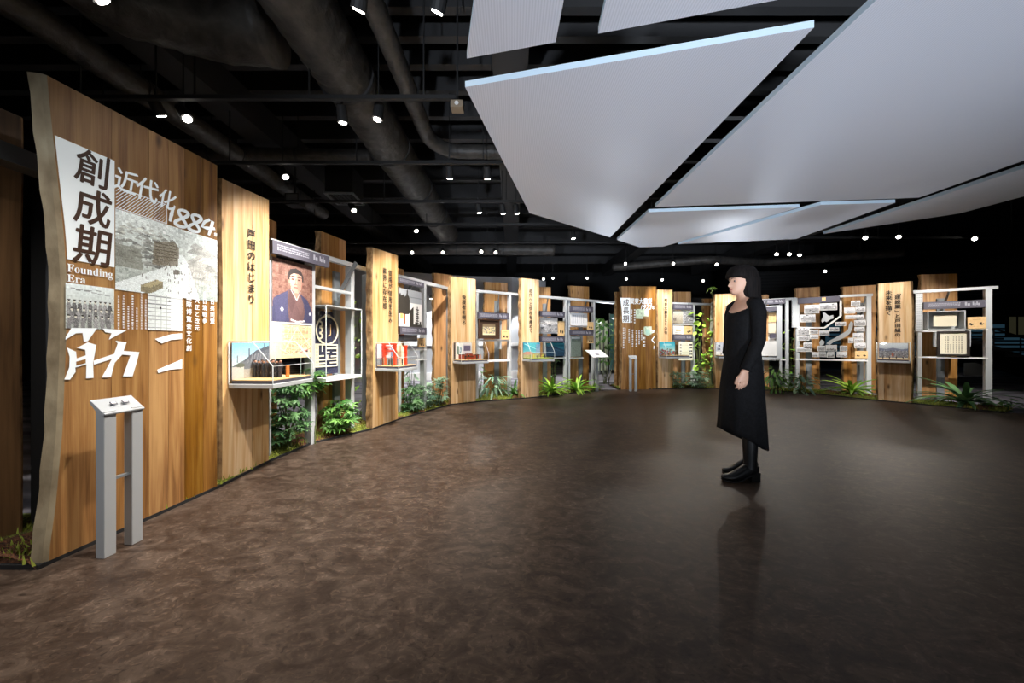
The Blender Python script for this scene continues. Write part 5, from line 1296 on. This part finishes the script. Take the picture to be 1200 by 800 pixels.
def shrub(pos, label, ms, m, n, rad, h, z0=.12, name='leafy_shrub', cat='shrub', group=None, seed=0, stems=2, leafs=1.0, lean=(0, 0)):
    r = random.Random(seed); t = thing(name, label, cat, pos, 0, group); S = leafset(ms, m); pts = []
    for k in range(n):
        a = r.random()*6.283; q = math.sqrt(r.random()); z = z0+(h-z0)*r.random()
        rr_ = rad*q*(1.0-.35*abs(2*(z-z0)/(h-z0+1e-6)-1)); p = Vector((rr_*math.cos(a)+lean[0]*z, rr_*math.sin(a)+lean[1]*z, z)); pts.append(p)
        o = link('leaf', S[k % 3], t, p); o.rotation_euler = (r.uniform(-.5, .5), r.uniform(-.5, .7), a); s = leafs*r.uniform(.75, 1.2); o.scale = (s, s, s)
    bm = bmesh.new(); r2 = random.Random(seed+1)
    for p in pts[::max(1, n//(stems*4))]:
        b = Vector((r2.uniform(-.03, .03), r2.uniform(-.03, .03), 0)); tube(bm, [b, (b+p)/2+Vector((r2.uniform(-.03, .03), r2.uniform(-.03, .03), .03)), p], [.007, .005, .003], 5)
    obj('stem', bm, M_STEM, t)
    return t
G = lambda px, Y: Vector(((px-600)/F*Y, Y, 0))
shrub(G(338, 3.42), 'large umbrella leaved plant under the first display case', PAL, M_LEAFD, 170, .24, .74, .1, 'umbrella_plant', 'plant', None, 3, leafs=.72)
shrub(G(366, 3.62), 'umbrella leaf sprays reaching across the white post', PAL, M_LEAF, 22, .17, .80, .58, 'umbrella_plant', 'plant', None, 4, leafs=.85, stems=1)
shrub(G(396, 3.95), 'smaller umbrella leaved plant under the navy banner case', PAL, M_LEAF, 60, .21, .4, .1, 'umbrella_plant', 'plant', None, 5, leafs=.85)
for k, (px, Y, m, n, rd, h, lab) in enumerate([
    (480, 5.2, M_LEAFD, 70, .2, .4, 'dense dark leafy shrub right of the two column slab'), (496, 5.45, M_LEAFG, 70, .22, .42, 'pale green leafy shrub in front of the silhouette bay'),
    (514, 5.75, M_LEAFG, 46, .17, .5, 'grey green shrub left of the fourth lettered slab')]):
    shrub(G(px, Y), lab, PAL, m, n, rd, h, .06, 'leafy_shrub', 'shrub', None, 11+k, leafs=.75)
shrub(G(482, 5.35), 'thin young plant with long stem right of the two column slab', OVA, M_LEAFG, 16, .14, .72, .5, 'young_plant', 'plant', None, 15, leafs=1)
shrub(G(578, 6.6), 'long leaved arching plant below the dark framed picture', LNG, M_LEAFG, 70, .24, .44, .14, 'arching_plant', 'plant', None, 16, leafs=1)
shrub(G(561, 6.45), 'small sprig of leaves right of the fourth lettered slab', OVA, M_LEAF, 9, .07, .65, .4, 'young_plant', 'plant', None, 17, leafs=.9)
rosette(G(602, 6.75), 'green strap leaved fern just left of the fifth lettered slab', STR, M_LEAF, 22, .85, group='bird nest ferns', seed=1)
rosette(G(646, 7.0), 'lime strap leaved fern just right of the fifth lettered slab', STR, M_LEAFL, 34, 1.0, group='bird nest ferns', seed=2)
rosette(G(676, 7.3), 'lime strap leaved fern left of the reading stand', STR, M_LEAFL, 30, .95, group='bird nest ferns', seed=3)
rosette(G(695, 7.45), 'small low lime fern at the foot of the reading stand', STR, M_LEAFL, 14, .5, group='bird nest ferns', seed=4)
rosette(G(998, 6.9), 'bright strap leaved fern left of the furthest right slab', STR, M_LEAFL, 36, 1.05, group='bird nest ferns', seed=5)
rosette(G(1130, 5.75), 'large dark fern with wavy fronds at the right end of the bed', STW, M_LEAFD, 34, .95, (.1, 1.0), 'large_fern', seed=6)
shrub(G(1168, 5.55), 'low fern sprawl right of the large dark fern', OVA, M_LEAF, 40, .22, .18, .04, 'low_fern', 'fern', None, 20, leafs=.8)
shrub(G(648, 7.5), 'slender dark plant behind the lime fern by the fifth slab', OVA, M_LEAFD, 30, .14, .8, .35, 'young_plant', 'plant', None, 21, leafs=.8)
shrub(G(795, 7.9), 'variegated shrub below the earthquake bay, left one', PAL, M_LEAFG, 40, .2, .4, .06, 'leafy_shrub', 'shrub', None, 22, leafs=.85)
shrub(G(816, 7.95), 'variegated shrub below the earthquake bay, right one', PAL, M_LEAFG, 55, .27, .42, .06, 'leafy_shrub', 'shrub', None, 23, leafs=.9)
shrub(G(820, 8.35), 'climbing plant with lime leaves in the dark gap right of the earthquake bay', OVA, M_LEAFL, 70, .2, 1.85, .3, 'climbing_plant', 'climbing plant', None, 24, leafs=1.4)
shrub(G(833, 8.15), 'brownish vine leaves over the foot of the mossy trunk', OVA, M_LEAF, 60, .16, .9, .05, 'trailing_vine', 'climbing plant', None, 25, leafs=.9)
shrub(G(908, 7.35), 'broad leaved dark shrub right behind the person', LNG, M_LEAF, 90, .36, .56, .06, 'broad_leaved_shrub', 'shrub', None, 26, leafs=1.1)
shrub(G(938, 7.15), 'broad leaved shrub under the left half of the map display', LNG, M_LEAFG, 60, .28, .42, .06, 'broad_leaved_shrub', 'shrub', None, 27, leafs=.95)
shrub(G(925, 7.9), 'tall climbing stem with lime leaves between the two white posts', OVA, M_LEAFL, 26, .08, 1.7, .4, 'climbing_plant', 'climbing plant', None, 28, leafs=1.3)
shrub(G(430, 4.75), 'vine climbing the grey post left of the two column slab', OVA, M_LEAFL, 60, .1, 1.7, .1, 'climbing_plant', 'climbing plant', None, 29, leafs=.9, lean=(-.05, 0))
shrub(G(421, 4.7), 'low green tuft at the foot of the grey post', OVA, M_LEAF, 30, .12, .25, .03, 'leafy_shrub', 'shrub', None, 30, leafs=.8)
# small tree in the gap left of the growth era slab, trunk with moss by the earthquake bay
t = shrub(G(709, 8.9), 'young green tree in the gap left of the growth era slab', OVA, M_LEAF, 150, .42, 1.75, .55, 'young_tree', 'tree', None, 31, leafs=1.5)
bm = bmesh.new(); tube(bm, [(.1, 0, 0), (.02, 0, .5), (-.05, 0, 1.2)], [.022, .016, .008], 7); tube(bm, [(.1, 0, .1), (.25, .05, .6), (.3, .05, 1.1)], [.016, .01, .006], 6); obj('trunk', bm, M_TRUNK, t)
t = thing('mossy_trunk', 'pale mossy tree trunk left of the half hidden slab, tuft on top', 'tree trunk', G(836, 8.25))
bm = bmesh.new(); tube(bm, [(0, 0, 0), (.02, 0, .7), (-.02, 0, 1.4), (.0, 0, 2.05)], [.075, .07, .06, .05], 12); obj('trunk', bm_mesh(bm, 'trunk', True), M_TRUNK, t)
bm = bmesh.new(); tube(bm, [(0, 0, 2.0), (-.05, 0, 2.38)], [.012, .008], 6); obj('shoot', bm, M_STEM, t)
r = random.Random(3); S = leafset(OVA, M_LEAFL)
for k in range(14): o = link('leaf', S[k % 3], t, (-.05+r.uniform(-.05, .05), r.uniform(-.04, .04), 2.38+r.uniform(-.06, .05))); o.rotation_euler = (r.uniform(-.5, .5), r.uniform(-.8, .5), r.random()*6)
for k in range(22): a = r.random()*6.3; o = link('leaf', S[k % 3], t, (.07*math.cos(a), .07*math.sin(a), .2+1.8*r.random())); o.rotation_euler = (0, r.uniform(0, .9), a)

# ================================================================= BEYOND THE RING
# pale folding screens and bluish panel seen through the left gap
for k, (x0, x1, yt, yb, m, lab) in enumerate([(697.5, 702.5, 374, 428, 'w', 'pale screen panel beyond the gap, left one'), (703, 707, 376, 430, 'w', 'pale screen panel beyond the gap, middle one'), (707.5, 712, 376, 430, 'w', 'pale screen panel beyond the gap, right one'),
      (714, 723, 368, 428, 'b', 'blue green panel beyond the gap, beside the growth era slab')]):
    Y = 11.5+.15*k; p0, p1 = G(x0, Y), G(x1, Y); zt = CH-(yt-HY)*Y/F
    t = thing('screen_panel', lab, 'screen panel', (p0+p1)/2, 0, 'panels beyond the gap'); hw = (p1.x-p0.x)/2
    obj('sheet', boxes((-hw+.02, hw-.02, -.01, .01, .12, zt)), mat('pale_screen', (196, 206, 180), .5) if m == 'w' else mat('blue_green_screen', (70, 110, 110), .4), t)
    obj('frame_bar', boxes((-hw, -hw+.02, -.02, .02, -.012, zt+.02), (hw-.02, hw, -.02, .02, -.012, zt+.02)), M_STEELD, t)
lamp('SPOT', (2.9, 9.9, 3.2), (3.2, 11.5, 1.3), 60, (.95, 1, .8), 60, .8, .05, 'screen_lamp')
lamp('SPOT', (1.6, 9.2, 3.4), (2.7, 10.2, 0), 260, (1, .97, .92), 55, .5, .03, 'carpet_lamp')
lamp('SPOT', (-3.9, 5.0, 3.3), (-3.0, 5.6, 0), 160, (1, .97, .92), 70, .6, .03, 'carpet_lamp')
lamp('SPOT', (-1.6, 8.2, 3.3), (-1.2, 8.8, 0), 330, (1, .98, .95), 95, .6, .03, 'carpet_lamp')
lamp('SPOT', (9.3, 7.0, 3.3), (9.2, 7.4, 0), 40, (1, .97, .92), 70, .6, .03, 'carpet_lamp')
# washers along the grey wall
for k, (x, y) in enumerate([(-3.0, 9.45), (-2.3, 9.7), (-1.35, 10.0), (-.35, 10.15), (.3, 10.3)]):
    t = thing('wall_washer', ['wall washer lamp at the left end of the grey partition', 'second wall washer lamp from the left on the grey partition', 'wall washer lamp left of the fourth lettered slab', 'wall washer lamp near the left edge of the fifth lettered slab', 'wall washer lamp behind the fifth lettered slab'][k], 'wall lamp', (x, y, 2.32), 0, 'lamps washing the grey partition')
    bm = bmesh.new(); tube(bm, [(0, 0, 0), (0, 0, .1)], .045, 12); obj('housing', bm, M_STEELD, t)
    bm = bmesh.new(); tube(bm, [(0, 0, -.006), (0, 0, 0)], .038, 12); obj('lens', bm, M_LENS, t)
    obj('arm', boxes((-.012, .012, 0, .45, .08, .1)), M_STEELD, t)
    lamp('SPOT', (x, y, 2.3), (x+.02, y+.14, .6), 75, (.97, .98, 1), 75, .6, .04, 'washer_lamp')
# dark fascia over the far right, staircase, blinds and lit window
bm = bmesh.new(); ribbon(bm, [(8.6, 12.8), (11.2, 12.2), (16.5, 10.2), (19, 9.2)], .2, 2.62, 3.7); o = struct(obj('wall_fascia', bm, mat('dark_ribbed_fascia', (38, 39, 41), .7)))
for i in range(9):
    bm = bmesh.new(); ribbon(bm, [(8.6, 12.8), (11.2, 12.2), (16.5, 10.2), (19, 9.2)], .02, 2.66+.115*i, 2.72+.115*i, -.021); obj('plank', bm, mat('dark_fascia_board', (46, 47, 50), .6), o)
bm = boxes((5.2, 6.9, 11.2, 11.6, -.012, 2.55)); struct(obj('wall_column', bm, mat('dark_column', (34, 35, 34), .7)))
WN = PL((13.2, 12.6), (19.2, 12.2))
wf = struct(obj('window_1', boxes((11.8, 19.4, 12.75, 12.85, .6, 1.75)), mat('window_pane_blue', (36, 66, 84), .25, emit=(52, 84, 102), strength=.16)))
for i in range(7): obj('blind_slat', boxes((11.8, 19.4, 12.66, 12.72, .66+.15*i, .72+.15*i)), M_WALLD, wf)
t = thing('window_sign', 'small dim yellow lit window far right above the blue blinds', 'lit window', (17.6, 11.9, 1.35))
obj('pane', boxes((-.3, .3, 0, .02, 0, .62)), mat('dim_yellow_pane', (60, 58, 46), .4, emit=(130, 126, 96), strength=.04), t)
obj('window_frame', boxes((-.36, -.3, -.02, .04, -.05, .67), (.3, .36, -.02, .04, -.05, .67), (-.3, .3, -.02, .04, .62, .67), (-.3, .3, -.02, .04, -.05, 0), (-.02, .02, -.02, .04, 0, .62)), M_BLACK, t)
t = thing('staircase', 'dark staircase side sloping down to the right beyond the ring', 'staircase', (13.2, 10.2, 0))
bm = bmesh.new(); bar(bm, (-1.6, 0, 1.55), (3.6, 0, -.15), .4, .5, (0, 0, 1)); obj('stringer', bm, mat('dark_stringer', (24, 25, 28), .5), t)
for i in range(9): obj('step', boxes((-1.3+.5*i, -.8+.5*i, -.9, -.2, 1.48-.163*i, 1.53-.163*i)), M_BEAM, t)
bm = bmesh.new(); bar(bm, (-1.6, 0, 2.35), (3.6, 0, .75), .04); obj('handrail', bm, M_BLACK, t)
for i in range(6): obj('baluster', boxes((-1.2+.8*i-.012, -1.2+.8*i+.012, -.012, .012, 1.45-.262*i, 2.25-.246*i)), M_BLACK, t)
for k, (x, wd) in enumerate([(12.9, .5), (13.9, .8), (15.2, .7)]):
    t = tag(obj('display_plinth', boxes((-wd/2, wd/2, 0, .03, 0, .42)), mat('pale_low_panel', (120, 120, 118), .6), None, (x, 11.2, -.012)), ['low pale plinth under the dark staircase, left one', 'low pale plinth under the dark staircase, middle one', 'low pale plinth under the dark staircase, right one'][k], 'plinth', 'low pale plinths')
lamp('SPOT', (13.6, 9.3, 3.0), (13.9, 11.2, .3), 20, (1, .97, .9), 60, .7, .05, 'panel_lamp')

# ceiling bits: air vent, speaker, projector box, exit box
t = thing('air_vent', 'square louvred ceiling air vent left of the third spotlight row', 'air vent', gp(404, 234, 3.7), .05)
for p in ((-.26, .26, -.26, -.23), (-.26, .26, .23, .26), (-.26, -.23, -.23, .23), (.23, .26, -.23, .23)): obj('frame_bar', boxes((*p, 0, .03)), M_STEELD, t)
for i in range(6): obj('louvre', boxes((-.2+.07*i, -.19+.07*i, -.22, .22, .01, .04)), M_BEAM, t)
obj('plenum', boxes((-.24, .24, -.24, .24, .05, .5)), M_BLACK, t); obj('hanger_rod', boxes((-.01, .01, -.01, .01, .5, 1.25)), M_BLACK, t)
t = thing('ceiling_speaker', 'small grey box speaker hanging above the portrait bay', 'speaker', gp(346, 242, 3.5))
obj('cabinet', boxes((-.12, .12, -.1, .1, 0, .2)), M_BEAM, t); obj('grille', boxes((-.1, .1, -.104, -.1, .02, .18)), M_STEELD, t); obj('hanger_rod', boxes((-.01, .01, -.01, .01, .2, 1.45)), M_BLACK, t)
t = thing('ceiling_sensor', 'small pale box with a lens hanging left of the largest white panel', 'sensor', gp(536, 129, 3.4))
obj('box', boxes((-.06, .06, -.05, .05, 0, .07)), mat('beige_box', (140, 124, 104), .6), t); bm = bmesh.new(); tube(bm, [(0, -.052, .035), (0, -.06, .035)], .02, 10); obj('lens', bm, M_WHITE, t); obj('hanger_rod', boxes((-.008, .008, -.008, .008, .07, 1.55)), M_BLACK, t)

# ================================================================= THE VISITOR
FP = Vector((1.83, 2.734, 0))
per = thing('person', 'woman with long dark hair in a long black dress and black heeled boots', 'person', FP)
def ring(cx, cy, z, rx, ry, n=24, tilt=0, e=2.0):
    out = []
    for k in range(n):
        a = 2*PI*k/n; c, s = math.cos(a), math.sin(a)
        c = math.copysign(abs(c)**(2/e), c); s = math.copysign(abs(s)**(2/e), s)
        out.append((cx+rx*c, cy+ry*s, z+tilt*rx*c))
    return out
def limb(bm, pts, rad, n=12):
    return tube(bm, pts, rad, n)
bm = bmesh.new()
loft(bm, [ring(.03, 0, .74, .075, .11), ring(.03, 0, .82, .09, .125), ring(.026, 0, .92, .088, .122), ring(.024, 0, 1.03, .08, .112), ring(.02, 0, 1.14, .088, .118), ring(.02, 0, 1.25, .094, .124),
          ring(.03, 0, 1.34, .085, .145), ring(.036, 0, 1.385, .062, .125), ring(.034, 0, 1.415, .05, .09), ring(.028, 0, 1.44, .047, .056), ring(.018, 0, 1.475, .045, .048), ring(.008, 0, 1.53, .045, .046)])
# head: profile-driven rings
HZ = [1.462, 1.47, 1.482, 1.493, 1.5, 1.508, 1.515, 1.522, 1.53, 1.538, 1.548, 1.56, 1.57, 1.582, 1.595, 1.615, 1.635, 1.655, 1.668, 1.675]
fx = np.interp(HZ, [1.462, 1.47, 1.482, 1.50, 1.52, 1.55, 1.585, 1.62, 1.65, 1.668, 1.675], [-.052, -.068, -.073, -.074, -.076, -.078, -.083, -.08, -.06, -.03, -.006])
bx = np.interp(HZ, [1.462, 1.482, 1.50, 1.54, 1.58, 1.62, 1.65, 1.668, 1.675], [-.015, .03, .06, .094, .104, .1, .075, .04, .012])
hwz = np.interp(HZ, [1.462, 1.47, 1.482, 1.50, 1.54, 1.58, 1.62, 1.65, 1.668, 1.675], [.018, .03, .041, .052, .064, .07, .07, .055, .03, .008])
nose = np.interp(HZ, [1.512, 1.52, 1.53, 1.538, 1.56, 1.585], [0, .014, .026, .022, .008, 0]); lips = np.interp(HZ, [1.484, 1.493, 1.498, 1.5, 1.508, 1.515], [0, .008, .004, .004, .009, .0]); chin = np.interp(HZ, [1.462, 1.472, 1.486], [.0, .006, 0])
eye = np.interp(HZ, [1.548, 1.565, 1.582], [0, .008, 0])
rg = []
for i, z in enumerate(HZ):
    cx, rx = (fx[i]+bx[i])/2, (bx[i]-fx[i])/2; rr_ = []
    for k in range(40):
        a = 2*PI*k/40; x, y = cx+rx*math.cos(a), hwz[i]*math.copysign(abs(math.sin(a))**.9, math.sin(a))
        if math.cos(a) < 0: x += -nose[i]*math.exp(-(y/.011)**2)-(lips[i])*math.exp(-(y/.02)**2)-chin[i]*math.exp(-(y/.02)**2)+eye[i]*math.exp(-((abs(y)-.031)/.013)**2)
        rr_.append((x, y, z))
    rg.append(rr_)
loft(bm, rg)
for s in (-1, 1):
    loft(bm, [[(.012+.012*math.cos(a)*k, s*(.066+.006*k), 1.55+.03*math.sin(a)*k) for a in [j*PI/4 for j in range(8)]] for k in (1.0, .6)])          # ears
    limb(bm, [(.03, s*.13, 1.36), (.03, s*.152, 1.30), (.025, s*.165, 1.1), (.015-.035*(s < 0), s*.17, 1.0), (.045-.12*(s < 0), s*.172, .885), (.044-.126*(s < 0), s*.172, .86)], [.046, .042, .035, .034, .025, .024])
    dx = .055 if s > 0 else -.035
    limb(bm, [(.035, s*.066, .85), (.045+dx, s*.068, .55), (.06+dx, s*.068, .3), (.062+dx, s*.068, .1), (.06+dx, s*.068, .09)], [.078, .05, .038, .03, .03])
    # hand: palm, thumb at its front side, four bent fingers
    hx, hy = (-.08 if s < 0 else .046), s*.172
    loft(bm, [ring(hx-.004, hy, .872, .023, .017, 12), ring(hx-.008, hy, .845, .033, .015, 12), ring(hx-.014, hy, .81, .04, .014, 12), ring(hx-.016, hy, .785, .039, .012, 12)])
    for j, (dx, L_) in enumerate([(-.031, .064), (-.0105, .072), (.0095, .067), (.029, .053)]):
        b = Vector((hx-.016+dx, hy, .79)); inn = -s
        limb(bm, [b, b+Vector((-.002, inn*.004, -L_*.42)), b+Vector((-.003, inn*.018, -L_*.75)), b+Vector((-.002, inn*.034, -L_*.95))], [.0088, .0085, .0078, .0062], 8)
    limb(bm, [(hx-.024, hy-s*.002, .84), (hx-.05, hy-s*.008, .815), (hx-.06, hy-s*.014, .785), (hx-.062, hy-s*.02, .762)], [.012, .0105, .0092, .007], 8)
body = obj('body', bm_mesh(bm, 'body'), None, per)
md = body.modifiers.new('skin_union', 'REMESH'); md.mode = 'VOXEL'; md.voxel_size = .0042
md = body.modifiers.new('soften', 'SMOOTH'); md.factor = .5; md.iterations = 3
dg = bpy.context.evaluated_depsgraph_get(); dg.update()
me = bpy.data.meshes.new_from_object(body.evaluated_get(dg)); body.modifiers.clear(); body.data = me; me.materials.clear(); me.materials.append(mat('skin', (214, 168, 142), .5))
me.polygons.foreach_set('use_smooth', [True]*len(me.polygons))
for s in (-1, 1):
    bm = bmesh.new(); bmesh.ops.create_uvsphere(bm, u_segments=10, v_segments=8, radius=.0105); bmesh.ops.translate(bm, verts=bm.verts, vec=(-.0615, s*.03, 1.566)); o = obj('eye', bm_mesh(bm, 'eye', True), mat('eye_white', (150, 132, 122), .4), per)
    bm = bmesh.new(); bmesh.ops.create_uvsphere(bm, u_segments=10, v_segments=8, radius=.006); bmesh.ops.translate(bm, verts=bm.verts, vec=(-.0675, s*.0305, 1.566)); obj('iris', bm_mesh(bm, 'iris', True), M_INK, o)
    bm = bmesh.new(); tube(bm, [(-.081, s*.016, 1.586), (-.079, s*.03, 1.589), (-.068, s*.046, 1.584)], [.003, .003, .0015], 6); obj('eyebrow', bm, M_INK, per)
bm = bmesh.new(); tube(bm, [(-.066, -.019, 1.499), (-.0785, -.008, 1.5), (-.081, 0, 1.5), (-.0785, .008, 1.5), (-.066, .019, 1.499)], [.002, .0045, .005, .0045, .002], 6); obj('lips', bm_mesh(bm, 'lips', True), mat('lips', (176, 92, 88), .45), per)
# dress
M_DRESS = noise_mat('black_cloth', [(.4, (13, 13, 14)), (.6, (20, 20, 22))], 60, 3, .85, .2, spec=.2)
bm = bmesh.new(); n = 56; rings = []
prof = [  # z back, z front, cx, rx, ry
 (1.43, 1.335, .036, .062, .09), (1.422, 1.32, .034, .08, .12), (1.385, 1.30, .03, .1, .148), (1.30, 1.26, .022, .108, .142), (1.2, 1.17, .02, .108, .135), (1.08, 1.06, .018, .106, .127), (.96, .96, .016, .116, .135), (.84, .86, .014, .13, .145), (.7, .75, .012, .14, .152), (.55, .63, .012, .15, .16), (.4, .52, .014, .154, .166), (.28, .43, .016, .16, .17), (.225, .392, .016, .163, .172)]
for i, (zb_, zf_, cx, rx, ry) in enumerate(prof):
    rr_ = []; fo = max(0, (i-6))/6*.05
    for k in range(n):
        a = 2*PI*k/n; c, s = math.cos(a), math.sin(a); m_ = 1+fo*math.sin(9*a+.4*i)+fo*.5*math.sin(5*a+1)
        f = (1-c)/2; sp = f**(2.2 if i < 2 else 1); z = zb_*(1-sp)+zf_*sp
        if i < 3: z -= .0
        rr_.append((cx+rx*c*m_, ry*s*m_, z))
    rings.append(rr_)
loft(bm, rings, cap=False)
for s in (-1, 1):
    R3 = []
    tube(bm, [(.028, s*.085, 1.392), (.03, s*.125, 1.372), (.03, s*.155, 1.31), (.024, s*.168, 1.1), (.016-.034*(s < 0), s*.174, 1.0), (.044-.112*(s < 0), s*.176, .9), (.046-.124*(s < 0), s*.176, .872)], [.038, .05, .05, .043, .042, .035, .036], 16)
o = obj('dress', bm_mesh(bm, 'dress', True), M_DRESS, per); sd = o.modifiers.new('cloth_thickness', 'SOLIDIFY'); sd.thickness = .004; sd.offset = 1
# hair
M_HAIR = noise_mat('dark_hair', [(.4, (12, 10, 10)), (.65, (30, 24, 22))], 30, 4, .75, .5, (6, 6, .3), .004, .15)
bm = bmesh.new(); rings = []
hp = [(1.697, -.015, .02, .02), (1.69, -.05, .06, .05), (1.675, -.074, .088, .07), (1.65, -.09, .108, .084), (1.62, -.098, .122, .089), (1.60, -.098, .128, .09), (1.588, -.06, .13, .09), (1.575, -.026, .131, .09), (1.54, -.016, .132, .09), (1.50, -.012, .132, .088), (1.46, -.006, .134, .088), (1.41, .01, .138, .092), (1.36, .06, .143, .1), (1.30, .08, .142, .1), (1.22, .095, .138, .085)]
for z, x0, x1, hw in hp:
    rr_ = []
    for k in range(64):
        a = 2*PI*k/64; c, s = math.cos(a), math.sin(a); m_ = 1+.014*math.sin(16*a)+.008*math.sin(27*a+1)
        rr_.append(((x0+x1)/2+(x1-x0)/2*math.copysign(abs(c)**.8, c)*m_, hw*math.copysign(abs(s)**.8, s)*m_, z))
    rings.append(rr_)
loft(bm, rings); obj('hair', bm_mesh(bm, 'hair', True), M_HAIR, per)
# boots
M_BOOT = mat('black_leather', (22, 23, 24), .35)
for s, dx in ((-1, -.035), (1, .055)):
    bm = bmesh.new(); y = s*.068
    loft(bm, [ring(.065+dx, y, z, rx, ry, 16) for z, rx, ry in ((.62, .062, .058), (.5, .058, .056), (.36, .056, .052), (.28, .054, .05), (.2, .05, .045), (.14, .047, .042), (.1, .052, .042), (.07, .058, .042))])
    loft(bm, [[(x+dx, y+w_*math.cos(a), z+h_*math.sin(a)) for a in [k*2*PI/14 for k in range(14)]] for x, z, h_, w_ in ((.122, .085, .022, .02), (.112, .088, .034, .034), (.07, .086, .05, .04), (.02, .073, .055, .041), (-.03, .05, .042, .044), (-.08, .034, .026, .045), (-.12, .03, .022, .038), (-.148, .03, .017, .024), (-.157, .03, .008, .01))])
    b = obj('boot', bm_mesh(bm, 'boot', True), M_BOOT, per)
    bm = bmesh.new(); loft(bm, [[(x+dx, y+dy*k, z) for x, dy in ((.06, -.03), (.128, -.026), (.132, 0), (.128, .026), (.06, .03))] for z, k in ((.07, 1.05), (.03, .95), (0, .95))]); obj('heel', bm, M_BOOT, b)
    bm = bmesh.new(); loft(bm, [[(x+dx, y+w_*sg, z+dz) for sg, dz in ((-1, 0), (1, 0), (1, .009), (-1, .009))] for x, z, w_ in ((.07, .05, .03), (.02, .028, .034), (-.03, .006, .042), (-.08, 0, .044), (-.125, .002, .036), (-.152, .006, .018))]); obj('sole', bm, M_BLACK, b)
